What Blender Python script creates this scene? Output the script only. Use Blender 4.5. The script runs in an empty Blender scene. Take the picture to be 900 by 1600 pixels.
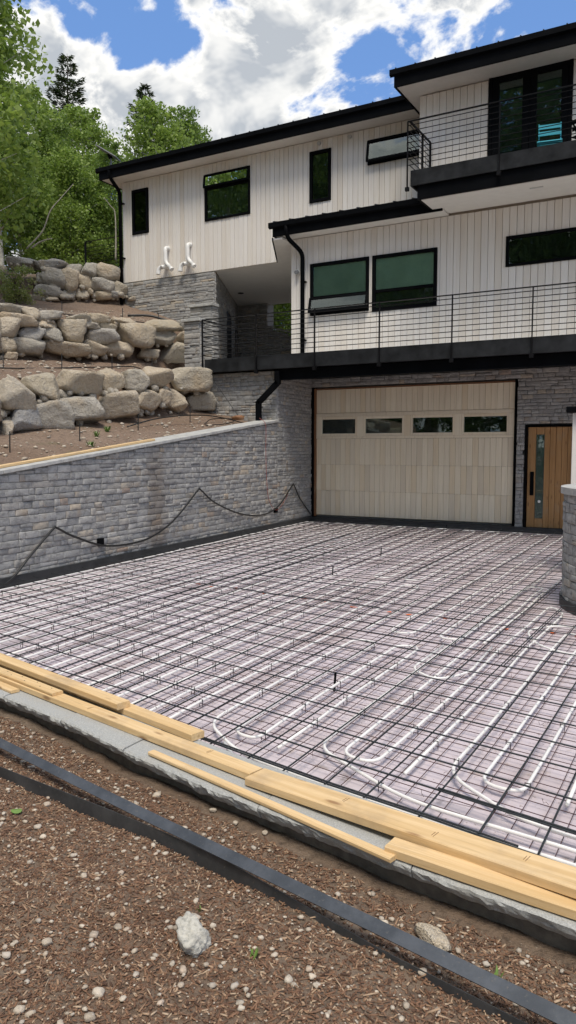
import bpy, math, random
import numpy as np
from mathutils import Vector, Matrix, noise
random.seed(7); rng = np.random.default_rng(7)
S = bpy.context.scene
COL = S.collection
rad = math.radians

# ------------------------------------------------------------------ camera
cd = bpy.data.cameras.new('camera'); cam = bpy.data.objects.new('camera', cd); COL.objects.link(cam)
cd.sensor_fit = 'VERTICAL'; cd.sensor_height = 36.0; cd.lens = 27.0
cam.location = (0, 0, 1.55); cam.rotation_euler = (rad(90) - math.atan(99/1200), 0, rad(29.5))
cd.clip_start = 0.05; cd.clip_end = 6000
S.camera = cam

# ------------------------------------------------------------------ sky, sun, exposure
SUN_EL, SUN_AZ = rad(63), rad(150)          # azimuth of the sun, clockwise from +Y
EXPOSURE = 1.12
SUN_STRENGTH = 1.5; SUN_ANGLE = rad(22); SKY_STRENGTH = 0.12
sdir = Vector((math.sin(SUN_AZ)*math.cos(SUN_EL), math.cos(SUN_AZ)*math.cos(SUN_EL), math.sin(SUN_EL)))
sl = bpy.data.lights.new('sun', 'SUN'); so = bpy.data.objects.new('sun', sl); COL.objects.link(so)
sl.energy = SUN_STRENGTH; sl.angle = SUN_ANGLE; sl.color = (1, .91, .78)
so.rotation_euler = (-sdir).to_track_quat('-Z', 'Y').to_euler(); so.location = (0, 0, 40)
S.view_settings.view_transform = 'Standard'; S.view_settings.look = 'None'
S.cycles.max_bounces = 6; S.cycles.diffuse_bounces = 3; S.cycles.glossy_bounces = 3; S.cycles.transparent_max_bounces = 8
S.view_settings.exposure = EXPOSURE; S.view_settings.gamma = 1; S.view_settings.use_curve_mapping = False


class NT:
    def __init__(s, tree): s.t = tree; s.n = tree.nodes; s.l = tree.links
    def new(s, kind, **kw):
        n = s.n.new(kind)
        for k, v in kw.items():
            if k == 'inp':
                for i, x in v.items():
                    if hasattr(x, 'is_output'): s.l.new(x, n.inputs[i])
                    else: n.inputs[i].default_value = x
            else: setattr(n, k, v)
        return n
    def math(s, op, a, b=None, c=None, clamp=False):
        n = s.n.new('ShaderNodeMath'); n.operation = op; n.use_clamp = clamp
        for i, x in enumerate((a, b, c)):
            if x is None: continue
            if hasattr(x, 'is_output'): s.l.new(x, n.inputs[i])
            else: n.inputs[i].default_value = x
        return n.outputs[0]
    def mix(s, f, a, b, mode='MIX'):
        n = s.n.new('ShaderNodeMix'); n.data_type = 'RGBA'; n.blend_type = mode
        for i, x in ((0, f), (6, a), (7, b)):
            if hasattr(x, 'is_output'): s.l.new(x, n.inputs[i])
            else: n.inputs[i].default_value = x if i == 0 else (tuple(x) + (1,))[:4]
        return n.outputs[2]
    def ramp(s, f, stops, interp='LINEAR'):
        n = s.n.new('ShaderNodeValToRGB'); e = n.color_ramp.elements; n.color_ramp.interpolation = interp
        while len(e) < len(stops): e.new(0.5)
        for i, (p, c) in enumerate(stops):
            e[i].position = p; e[i].color = (tuple(c) + (1,))[:4] if not isinstance(c, (int, float)) else (c, c, c, 1)
        s.l.new(f, n.inputs[0]); return n.outputs[0]
    def noise(s, vec, scale, detail=4, rough=.55, w=None, out=0):
        n = s.n.new('ShaderNodeTexNoise'); n.inputs['Scale'].default_value = scale
        n.inputs['Detail'].default_value = detail; n.inputs['Roughness'].default_value = rough
        if vec is not None: s.l.new(vec, n.inputs['Vector'])
        return n.outputs[out]
    def smooth(s, x, a, b):
        n = s.n.new('ShaderNodeMapRange'); n.interpolation_type = 'SMOOTHSTEP'
        s.l.new(x, n.inputs[0]); n.inputs[1].default_value = a; n.inputs[2].default_value = b
        return n.outputs[0]
    def mapv(s, vec, scale=(1, 1, 1), loc=(0, 0, 0), rot=(0, 0, 0)):
        n = s.n.new('ShaderNodeMapping'); s.l.new(vec, n.inputs[0])
        n.inputs[1].default_value = loc; n.inputs[2].default_value = rot; n.inputs[3].default_value = scale
        return n.outputs[0]


def build_world():
    w = bpy.data.worlds.new('World'); S.world = w; w.use_nodes = True; w.cycles.sampling_method = 'MANUAL'; w.cycles.sample_map_resolution = 512
    t = NT(w.node_tree); t.n.clear()
    sky = t.new('ShaderNodeTexSky', sky_type='NISHITA', sun_disc=False)
    sky.sun_elevation = SUN_EL; sky.sun_rotation = SUN_AZ; sky.altitude = 2300; sky.air_density = 1.0; sky.dust_density = .5; sky.ozone_density = 1.5
    tc = t.new('ShaderNodeTexCoord').outputs['Generated']
    sep = t.new('ShaderNodeSeparateXYZ', inp={0: tc})
    zz = t.math('ADD', t.math('MAXIMUM', sep.outputs[2], 0.0), .45)
    cx = t.math('DIVIDE', sep.outputs[0], zz); cy = t.math('DIVIDE', sep.outputs[1], zz)
    p = t.new('ShaderNodeCombineXYZ', inp={0: cx, 1: cy, 2: 0.0}).outputs[0]
    wv = t.noise(t.mapv(p, loc=(5, 3, 0)), 4.0, 2, .5, out=1)
    p = t.new('ShaderNodeVectorMath', operation='MULTIPLY_ADD', inp={0: wv, 1: (.10, .10, 0), 2: p}).outputs[0]
    d = t.noise(t.mapv(p, loc=(3.1, 1.7, 0)), 4.2, 5, .60)
    # where the banks of cloud and the clear patches stand in this sky: (azimuth left of +Y, elevation, width, amount)
    dens = t.math('MULTIPLY_ADD', t.math('SUBTRACT', d, .5), 2.1, .51)
    for az, el, wd, am in SKY_PATCHES:
        v = (-math.sin(rad(az))*math.cos(rad(el)), math.cos(rad(az))*math.cos(rad(el)), math.sin(rad(el)))
        dt = t.new('ShaderNodeVectorMath', operation='DOT_PRODUCT', inp={0: tc, 1: v}).outputs['Value']
        k = 1.0/(1-math.cos(rad(wd)))
        g = t.math('EXPONENT', t.math('MULTIPLY', t.math('SUBTRACT', dt, 1.0), k))
        dens = t.math('ADD', dens, t.math('MULTIPLY', g, am))
    fine = t.noise(t.mapv(p, loc=(7, 2, 1)), 13.0, 6, .62)
    dens = t.math('ADD', dens, t.math('MULTIPLY', t.math('SUBTRACT', fine, .5), 1.25))
    alpha = t.smooth(dens, .38, .62)
    thick = t.smooth(dens, .52, .80)
    lump = t.noise(t.mapv(p, loc=(1.2, 9, 4)), 8.5, 4, .6)
    shade = t.math('MULTIPLY', thick, t.math('ADD', t.smooth(lump, .62, .34), .30), clamp=True)
    ccol = t.mix(shade, (4.4, 4.33, 4.15), (2.0, 2.15, 2.35))
    skyc = t.mix(.7, sky.outputs[0], (.55, 1.2, 2.7))
    col = t.mix(alpha, skyc, ccol)
    bg = t.new('ShaderNodeBackground', inp={0: col, 1: SKY_STRENGTH})
    out = t.new('ShaderNodeOutputWorld'); t.l.new(bg.outputs[0], out.inputs[0])

SKY_PATCHES = [(42.5, 26.9, 1.4, -0.26), (40.1, 26.0, 1.5, -0.30), (38.5, 27.3, 1.8, -0.26), (36.1, 26.7, 1.1, -0.24), (41.2, 27.8, 1.1, -0.20), (44.2, 27.2, 1.5, -0.22), (23.8, 24.0, 2.2, -0.34), (27.2, 23.2, 1.8, -0.30), (20.9, 25.3, 1.1, -0.15), (24.5, 27.2, 3.5, 0.14), (18.7, 27.5, 2.6, 0.12), (15.7, 27.6, 1.8, 0.10), (10.7, 27.2, 3.5, -0.30), (29.5, 23.4, 1.3, -0.20), (46.8, 23.8, 2.6, 0.14), (42.5, 24.8, 1.8, 0.10), (35.0, 26.0, 2.0, 0.12), (35.9, 22.1, 4.4, 0.26), (30.9, 27.6, 2.6, 0.14), (28.6, 25.9, 2.6, 0.12), (40.8, 22.2, 4.0, 0.22), (47.9, 26.7, 2.2, 0.15), (36.3, 28.7, 1.2, 0.34), (34.3, 26.4, 1.0, 0.20), (43.7, 28.0, 1.0, 0.25), (39.2, 28.4, 0.6, 0.20), (45.5, 25.7, 1.3, 0.15), (26.3, 22.8, 0.8, 0.20), (32.7, 23.7, 2.6, 0.20)]
build_world()

# ------------------------------------------------------------------ geometry helpers
def setprops(o, label=None, cat=None, group=None, kind=None):
    if label: o['label'] = label
    if cat: o['category'] = cat
    if group: o['group'] = group
    if kind: o['kind'] = kind
    return o

ORG = {}
def org(p): return ORG.get(p.name, Vector((0, 0, 0))) if p is not None else Vector((0, 0, 0))

def thing(name, loc, label, cat, group=None):
    o = bpy.data.objects.new(name, None); COL.objects.link(o); o.location = loc; o.empty_display_size = .2
    ORG[o.name] = Vector(loc); return setprops(o, label, cat, group)

def mesh_np(name, V, Fq, smooth=False):
    """V (n,3) floats, Fq list of faces or (m,k) int array"""
    me = bpy.data.meshes.new(name)
    V = np.asarray(V, dtype=np.float32)
    if isinstance(Fq, np.ndarray):
        m, k = Fq.shape
        me.vertices.add(len(V)); me.vertices.foreach_set('co', V.ravel())
        me.loops.add(m*k); me.loops.foreach_set('vertex_index', Fq.astype(np.int32).ravel())
        me.polygons.add(m); me.polygons.foreach_set('loop_start', np.arange(0, m*k, k, dtype=np.int32))
        me.polygons.foreach_set('loop_total', np.full(m, k, dtype=np.int32))
        me.update(calc_edges=True)
    else:
        me.from_pydata(V.tolist(), [], Fq); me.update()
    if smooth: me.polygons.foreach_set('use_smooth', np.ones(len(me.polygons), dtype=bool))
    return me

def obj(name, me, mat, parent=None, loc=None):
    o = bpy.data.objects.new(name, me); COL.objects.link(o)
    if mat is not None and len(me.materials) == 0: me.materials.append(mat)
    if parent is not None: o.parent = parent
    if loc is not None: o.location = loc
    return o

class MB:
    def __init__(s): s.v = []; s.f = []
    def add(s, V, Fs):
        b = len(s.v); s.v += [tuple(p) for p in V]; s.f += [tuple(i+b for i in f) for f in Fs]; return s
    def box(s, x0, x1, y0, y1, z0, z1, c=0):
        return s.obox(((x0+x1)/2, (y0+y1)/2, (z0+z1)/2), (1, 0, 0), (0, 1, 0), (0, 0, 1), (x1-x0)/2, (y1-y0)/2, (z1-z0)/2, c)
    def obox(s, ce, ax, ay, az, hx, hy, hz, c=0):
        ce = Vector(ce); ax = Vector(ax); ay = Vector(ay); az = Vector(az)
        if c <= 0:
            P = [ce+ax*hx*i+ay*hy*j+az*hz*k for i in (-1, 1) for j in (-1, 1) for k in (-1, 1)]
            Fs = [(0, 1, 3, 2), (4, 6, 7, 5), (0, 4, 5, 1), (2, 3, 7, 6), (0, 2, 6, 4), (1, 5, 7, 3)]
            return s.add(P, Fs)
        c = min(c, hx*.45, hy*.45, hz*.45)
        idx = {}; P = []
        for i in (-1, 1):
            for j in (-1, 1):
                for k in (-1, 1):
                    for a in range(3):
                        d = [hx-c, hy-c, hz-c]; d[a] += c
                        idx[(i, j, k, a)] = len(P); P.append(ce+ax*d[0]*i+ay*d[1]*j+az*d[2]*k)
        Fs = []
        for i in (-1, 1): Fs.append([idx[(i, j, k, 0)] for j, k in ((-1, -1), (1, -1), (1, 1), (-1, 1))][::i])
        for j in (-1, 1): Fs.append([idx[(i, j, k, 1)] for i, k in ((-1, -1), (-1, 1), (1, 1), (1, -1))][::j])
        for k in (-1, 1): Fs.append([idx[(i, j, k, 2)] for i, j in ((-1, -1), (1, -1), (1, 1), (-1, 1))][::k])
        for i in (-1, 1):
            for j in (-1, 1): Fs.append([idx[(i, j, -1, 0)], idx[(i, j, -1, 1)], idx[(i, j, 1, 1)], idx[(i, j, 1, 0)]][::-i*j])
            for k in (-1, 1): Fs.append([idx[(i, -1, k, 0)], idx[(i, -1, k, 2)], idx[(i, 1, k, 2)], idx[(i, 1, k, 0)]][::i*k])
        for j in (-1, 1):
            for k in (-1, 1): Fs.append([idx[(-1, j, k, 1)], idx[(-1, j, k, 2)], idx[(1, j, k, 2)], idx[(1, j, k, 1)]][::-j*k])
        for i in (-1, 1):
            for j in (-1, 1):
                for k in (-1, 1): Fs.append([idx[(i, j, k, a)] for a in range(3)][::i*j*k])
        return s.add(P, Fs)
    def bar(s, a, b, r, n=6, r2=None):
        return s.tube([a, b], [r, r if r2 is None else r2], n)
    def sqbar(s, a, b, h, c=0):
        a = Vector(a); b = Vector(b); d = (b-a); L = d.length; d.normalize()
        up = Vector((0, 0, 1)) if abs(d.z) < .9 else Vector((0, 1, 0))
        sx = d.cross(up).normalized(); sy = sx.cross(d)
        h2 = h if isinstance(h, tuple) else (h, h)
        return s.obox((a+b)/2, d, sx, sy, L/2, h2[0], h2[1], c)
    def tube(s, pts, r, n=8, cap=True):
        pts = [Vector(p) for p in pts]; m = len(pts)
        if not isinstance(r, (list, tuple)): r = [r]*m
        t0 = (pts[1]-pts[0]).normalized()
        u = t0.orthogonal().normalized(); P = []
        for i in range(m):
            t = (pts[min(i+1, m-1)]-pts[max(i-1, 0)]).normalized()
            u = (u-t*u.dot(t)).normalized(); w = t.cross(u)
            for k in range(n):
                a = 2*math.pi*k/n; P.append(pts[i]+(u*math.cos(a)+w*math.sin(a))*r[i])
        Fs = [(i*n+k, i*n+(k+1) % n, (i+1)*n+(k+1) % n, (i+1)*n+k) for i in range(m-1) for k in range(n)]
        if cap: Fs += [tuple(range(n))[::-1], tuple((m-1)*n+k for k in range(n))]
        return s.add(P, Fs)
    def prism(s, poly, z0, z1):
        n = len(poly); P = [(x, y, z0) for x, y in poly]+[(x, y, z1) for x, y in poly]
        Fs = [tuple(range(n))[::-1], tuple(range(n, 2*n))]+[(i, (i+1) % n, n+(i+1) % n, n+i) for i in range(n)]
        return s.add(P, Fs)
    def build(s, name, mat, parent=None, smooth=False):
        o = org(root(parent)); V = np.array([tuple(p) for p in s.v], dtype=np.float32).reshape(-1, 3)-np.array(o, dtype=np.float32)
        return obj(name, mesh_np(name, V, s.f, smooth), mat, parent)

def root(p):
    while p is not None and p.parent is not None: p = p.parent
    return p

def top(name, mb, mat, base, label, cat, group=None, smooth=False, kind=None):
    """a thing that is a single mesh, its origin at its base"""
    V = np.array([tuple(p) for p in mb.v], dtype=np.float32).reshape(-1, 3)-np.array(base, dtype=np.float32)
    o = obj(name, mesh_np(name, V, mb.f, smooth), mat, None, base); ORG[o.name] = Vector(base)
    return setprops(o, label, cat, group, kind)

def structure(name, V, Fs, mat, smooth=False):
    return setprops(obj(name, mesh_np(name, V, Fs, smooth), mat), kind='structure')

def lerp(a, b, t): return a+(b-a)*t
def interp(x, xs, ys): return float(np.interp(x, xs, ys))

# ------------------------------------------------------------------ materials
def new_mat(name):
    m = bpy.data.materials.new(name); m.use_nodes = True; t = NT(m.node_tree); t.n.clear()
    b = t.new('ShaderNodeBsdfPrincipled'); o = t.new('ShaderNodeOutputMaterial'); t.l.new(b.outputs[0], o.inputs[0])
    return m, t, b, o
def rnd(t):
    """a number per object and per loose piece"""
    a = t.new('ShaderNodeObjectInfo').outputs['Random']; g = t.new('ShaderNodeNewGeometry').outputs['Random Per Island']
    return t.math('FRACT', t.math('ADD', a, g))
def coords(t, kind='Object'): return t.new('ShaderNodeTexCoord').outputs[kind]
def bump(t, b, h, strength=.3, dist=.01):
    n = t.new('ShaderNodeBump', inp={'Strength': strength, 'Distance': dist, 'Height': h}); t.l.new(n.outputs[0], b.inputs['Normal'])

def m_plain(name, col, rough=.5, metal=0, var=.12, scale=6, spec=.5, bmp=0):
    m, t, b, o = new_mat(name); g = t.new('ShaderNodeNewGeometry').outputs['Position']
    n = t.noise(g, scale, 5)
    c0 = tuple(x*(1-var) for x in col); c1 = tuple(min(1, x*(1+var)) for x in col)
    t.l.new(t.ramp(n, [(.3, c0), (.7, c1)]), b.inputs['Base Color'])
    b.inputs['Roughness'].default_value = rough; b.inputs['Metallic'].default_value = metal; b.inputs['Specular IOR Level'].default_value = spec
    if bmp: bump(t, b, t.noise(g, scale*6, 4), bmp)
    return m

def m_siding():
    m, t, b, o = new_mat('whitewashed_siding'); g = t.new('ShaderNodeNewGeometry').outputs['Position']; r = rnd(t)
    off = t.new('ShaderNodeCombineXYZ', inp={0: t.math('MULTIPLY', r, 37.0), 1: 0.0, 2: t.math('MULTIPLY', r, 11.0)}).outputs[0]
    v = t.new('ShaderNodeVectorMath', operation='ADD', inp={0: g, 1: off}).outputs[0]
    grain = t.noise(t.mapv(v, scale=(28, 28, 1.1)), 1.0, 6, .6); blot = t.noise(t.mapv(v, scale=(2.2, 2.2, .45)), 1.0, 4)
    base = t.ramp(r, [(0, (.72, .67, .60)), (.3, (.77, .735, .68)), (.6, (.75, .715, .67)), (.85, (.80, .77, .72)), (1, (.70, .64, .56))])
    c = t.mix(t.math('MULTIPLY', t.smooth(grain, .45, .8), .55), base, (.62, .55, .47)); c = t.mix(t.math('MULTIPLY', t.smooth(blot, .45, .8), .4), c, (.80, .78, .74))
    t.l.new(c, b.inputs['Base Color']); b.inputs['Roughness'].default_value = .72; bump(t, b, grain, .12, .004)
    return m

def m_garage():
    m, t, b, o = new_mat('bleached_cedar'); g = t.new('ShaderNodeNewGeometry').outputs['Position']; r = rnd(t)
    off = t.new('ShaderNodeCombineXYZ', inp={0: t.math('MULTIPLY', r, 53.0), 2: t.math('MULTIPLY', r, 7.0)}).outputs[0]
    v = t.new('ShaderNodeVectorMath', operation='ADD', inp={0: g, 1: off}).outputs[0]
    grain = t.noise(t.mapv(v, scale=(30, 30, 1.2)), 1.0, 6, .62)
    base = t.ramp(r, [(0, (.78, .66, .47)), (.25, (.87, .77, .58)), (.5, (.80, .71, .55)), (.75, (.88, .79, .61)), (1, (.73, .64, .49))])
    t.l.new(t.mix(t.math('MULTIPLY', t.smooth(grain, .45, .8), .5), base, (.58, .47, .33)), b.inputs['Base Color'])
    b.inputs['Roughness'].default_value = .6; bump(t, b, grain, .1, .004)
    return m

def m_wood(name, a, bcol, dark, axis='local', rough=.6):
    """boards whose grain runs along local X"""
    m, t, b, o = new_mat(name); oc = coords(t); r = t.new('ShaderNodeObjectInfo').outputs['Random']
    off = t.new('ShaderNodeCombineXYZ', inp={0: t.math('MULTIPLY', r, 31.0), 1: t.math('MULTIPLY', r, 9.0), 2: t.math('MULTIPLY', r, 3.0)}).outputs[0]
    v = t.new('ShaderNodeVectorMath', operation='ADD', inp={0: oc, 1: off}).outputs[0]
    sc = (1.2, 34, 34) if axis == 'local' else (30, 30, 1.2)
    warp = t.noise(t.mapv(v, scale=(1.5, 5, 5) if axis == 'local' else (5, 5, 1.5)), 1, 3)
    vv = t.new('ShaderNodeVectorMath', operation='MULTIPLY_ADD', inp={0: t.new('ShaderNodeCombineXYZ', inp={0: warp, 1: warp, 2: warp}).outputs[0], 1: (.03, .03, .03), 2: v}).outputs[0]
    grain = t.noise(t.mapv(vv, scale=sc), 1, 6, .65)
    vor = t.new('ShaderNodeTexVoronoi', inp={'Vector': t.mapv(v, scale=(3.2, 11, 11) if axis == 'local' else (11, 11, 3.2)), 'Scale': 1.0}).outputs['Distance']
    knot = t.smooth(vor, .20, .06)
    fineg = t.noise(t.mapv(vv, scale=tuple(q*2.6 for q in sc)), 1, 3, .6); c = t.mix(t.smooth(grain, .32, .66), a, bcol); c = t.mix(t.math('MULTIPLY', t.smooth(fineg, .55, .75), .45), c, tuple(.6*q for q in bcol)); c = t.mix(t.math('MULTIPLY', knot, .85), c, dark)
    dirt = t.noise(v, 3.0, 5, .6); c = t.mix(t.math('MULTIPLY', t.smooth(dirt, .50, .75), .5), c, (.34, .25, .16))
    t.l.new(c, b.inputs['Base Color']); b.inputs['Roughness'].default_value = rough; bump(t, b, grain, .15, .003)
    return m

def m_stone(name, stops, rough=.85, stain=True, sc=1.0):
    m, t, b, o = new_mat(name); g = t.new('ShaderNodeNewGeometry').outputs['Position']; r = rnd(t)
    off = t.new('ShaderNodeCombineXYZ', inp={0: t.math('MULTIPLY', r, 19.0), 1: t.math('MULTIPLY', r, 7.0), 2: t.math('MULTIPLY', r, 13.0)}).outputs[0]
    v = t.new('ShaderNodeVectorMath', operation='ADD', inp={0: g, 1: off}).outputs[0]
    n1 = t.noise(t.mapv(v, scale=(1, 1, 2.2)), 9*sc, 5, .65); n2 = t.noise(v, 42*sc, 3, .7); n3 = t.noise(v, 2.6*sc, 4)
    c = t.ramp(r, stops)
    c = t.mix(t.smooth(n1, .38, .75), c, tuple(.5*x for x in stops[1][1])); c = t.mix(t.math('MULTIPLY', t.smooth(n2, .52, .8), .5), c, (.62, .62, .60))
    if stain:
        sp = t.new('ShaderNodeSeparateXYZ', inp={0: g}); band = t.smooth(t.math('ABSOLUTE', t.math('ADD', sp.outputs[1], t.math('MULTIPLY_ADD', n3, .5, -9.75))), .34, .10)
        wet = t.math('MULTIPLY', t.math('MULTIPLY', band, t.smooth(sp.outputs[2], 2.2, 1.0)), t.smooth(sp.outputs[0], -7.0, -7.3)); c = t.mix(t.math('MULTIPLY', wet, .55), c, (.14, .11, .085))
        c = t.mix(t.math('MULTIPLY', t.smooth(n3, .56, .72), .5), c, (.30, .23, .16))
    t.l.new(c, b.inputs['Base Color']); b.inputs['Roughness'].default_value = rough
    bump(t, b, t.math('ADD', t.math('MULTIPLY', n1, .7), t.math('MULTIPLY', n2, .3)), .6, .014)
    return m

def m_boulder():
    m, t, b, o = new_mat('granite_boulder'); oc = coords(t); r = t.new('ShaderNodeObjectInfo').outputs['Random']
    off = t.new('ShaderNodeCombineXYZ', inp={0: t.math('MULTIPLY', r, 19.0), 1: t.math('MULTIPLY', r, 7.0), 2: t.math('MULTIPLY', r, 13.0)}).outputs[0]
    v = t.new('ShaderNodeVectorMath', operation='ADD', inp={0: oc, 1: off}).outputs[0]
    c = t.ramp(r, [(0, (.56, .48, .35)), (.2, (.47, .45, .40)), (.38, (.63, .52, .38)), (.55, (.58, .53, .44)), (.72, (.40, .40, .40)), (.84, (.66, .56, .42)), (1, (.52, .45, .34))])
    n1 = t.noise(v, 2.6, 6, .66); n2 = t.noise(v, 15, 5, .72); n3 = t.noise(v, 1.5, 3); n4 = t.noise(v, 70, 3, .6)
    c = t.mix(t.math('MULTIPLY', t.smooth(n1, .48, .68), .5), c, (.30, .285, .26)); c = t.mix(t.math('MULTIPLY', t.smooth(n3, .54, .70), .45), c, (.50, .37, .22))
    c = t.mix(t.math('MULTIPLY', t.smooth(n2, .50, .72), .6), c, (.68, .64, .56)); c = t.mix(t.math('MULTIPLY', t.smooth(n4, .6, .72), .5), c, (.10, .10, .10))
    t.l.new(c, b.inputs['Base Color']); b.inputs['Roughness'].default_value = .9
    bump(t, b, t.math('ADD', n2, t.math('MULTIPLY', n1, .8)), 1.0, .09)
    return m

def m_dirt(name, a, bcol, cc, sc=1.0, green=0):
    m, t, b, o = new_mat(name); g = t.new('ShaderNodeNewGeometry').outputs['Position']
    n1 = t.noise(g, 1.1*sc, 6, .6); n2 = t.noise(g, 24*sc, 5, .7); n3 = t.noise(g, 90*sc, 4, .6)
    c = t.mix(t.smooth(n1, .35, .65), a, bcol); c = t.mix(t.smooth(n2, .45, .75), c, tuple(x*.45 for x in a)); c = t.mix(t.math('MULTIPLY', t.smooth(n3, .6, .72), .6), c, cc)
    if green:
        n4 = t.noise(g, .9, 5, .7); c = t.mix(t.math('MULTIPLY', t.smooth(n4, .6, .72), green), c, (.07, .10, .03))
    t.l.new(c, b.inputs['Base Color']); b.inputs['Roughness'].default_value = .95
    bump(t, b, t.math('ADD', n2, t.math('MULTIPLY', n3, .4)), .9, .03)
    return m

def m_foam():
    m, t, b, o = new_mat('lilac_foam'); g = t.new('ShaderNodeNewGeometry').outputs['Position']; r = rnd(t)
    n1 = t.noise(g, 1.4, 7, .65); n2 = t.noise(g, 9, 6, .65); n3 = t.noise(g, 45, 3)
    c = t.ramp(r, [(0, (.55, .49, .525)), (.5, (.59, .525, .56)), (1, (.54, .48, .505))])
    c = t.mix(t.math('MULTIPLY', t.smooth(n1, .46, .70), .75), c, (.42, .35, .35)); c = t.mix(t.math('MULTIPLY', t.smooth(n2, .55, .72), .65), c, (.34, .27, .22))
    c = t.mix(t.math('MULTIPLY', t.smooth(n3, .66, .74), .8), c, (.14, .10, .07))
    t.l.new(c, b.inputs['Base Color']); b.inputs['Roughness'].default_value = .6
    bump(t, b, n2, .1, .004); return m

def m_granite():
    m, t, b, o = new_mat('granite_kerb'); g = t.new('ShaderNodeNewGeometry').outputs['Position']; nrm = t.new('ShaderNodeNewGeometry').outputs['Normal']; r = rnd(t)
    n1 = t.noise(g, 160, 4, .7); n2 = t.noise(g, 5, 6, .6); n3 = t.noise(g, 35, 6, .7)
    c = t.mix(t.smooth(n1, .35, .68), (.30, .305, .295), (.46, .465, .445)); c = t.mix(t.math('MULTIPLY', t.smooth(n2, .5, .75), .5), c, (.36, .33, .28))
    c = t.mix(t.math('MULTIPLY', r, .18), c, (.30, .31, .31))
    t.l.new(c, b.inputs['Base Color']); b.inputs['Roughness'].default_value = .85; bump(t, b, n3, .5, .008); return m

def m_leaf(name, a, bcol, trans=.4):
    m, t, b, o = new_mat(name); r = rnd(t); g = t.new('ShaderNodeNewGeometry').outputs['Position']
    n = t.noise(g, .7, 3); f = t.math('ADD', t.math('MULTIPLY', r, .6), t.math('MULTIPLY', n, .5), clamp=True)
    c = t.ramp(f, [(.15, a), (.85, bcol)])
    t.l.new(c, b.inputs['Base Color']); b.inputs['Roughness'].default_value = .5
    tr = t.new('ShaderNodeBsdfTranslucent'); t.l.new(t.mix(.5, c, (.16, .26, .03)), tr.inputs[0])
    mx = t.new('ShaderNodeMixShader', inp={0: trans}); t.l.new(b.outputs[0], mx.inputs[1]); t.l.new(tr.outputs[0], mx.inputs[2]); t.l.new(mx.outputs[0], o.inputs[0])
    return m

def m_glass():
    m, t, b, o = new_mat('window_glass')
    t.n.remove(b)
    fr = t.new('ShaderNodeFresnel', inp={0: 1.5}); tr = t.new('ShaderNodeBsdfTransparent', inp={0: (.80, .88, .84, 1)})
    gl = t.new('ShaderNodeBsdfGlossy', inp={0: (.92, .97, .95, 1), 'Roughness': .015})
    g = t.new('ShaderNodeNewGeometry').outputs['Position']
    bn = t.new('ShaderNodeBump', inp={'Strength': .06, 'Distance': .02, 'Height': t.noise(g, 1.6, 2)}); t.l.new(bn.outputs[0], gl.inputs['Normal'])
    mx = t.new('ShaderNodeMixShader', inp={0: t.math('ADD', fr.outputs[0], .02)}); t.l.new(tr.outputs[0], mx.inputs[1]); t.l.new(gl.outputs[0], mx.inputs[2]); t.l.new(mx.outputs[0], o.inputs[0])
    return m

def m_steel():
    m, t, b, o = new_mat('mill_steel'); g = t.new('ShaderNodeNewGeometry').outputs['Position']
    n1 = t.noise(g, 6, 7, .7); n2 = t.noise(g, 60, 4, .6)
    c = t.mix(t.smooth(n1, .35, .7), (.085, .092, .10), (.14, .148, .158)); c = t.mix(t.math('MULTIPLY', t.smooth(n2, .6, .75), .6), c, (.22, .20, .17))
    t.l.new(c, b.inputs['Base Color']); b.inputs['Roughness'].default_value = .4; b.inputs['Metallic'].default_value = .75
    bump(t, b, n1, .15, .004); return m

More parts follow.
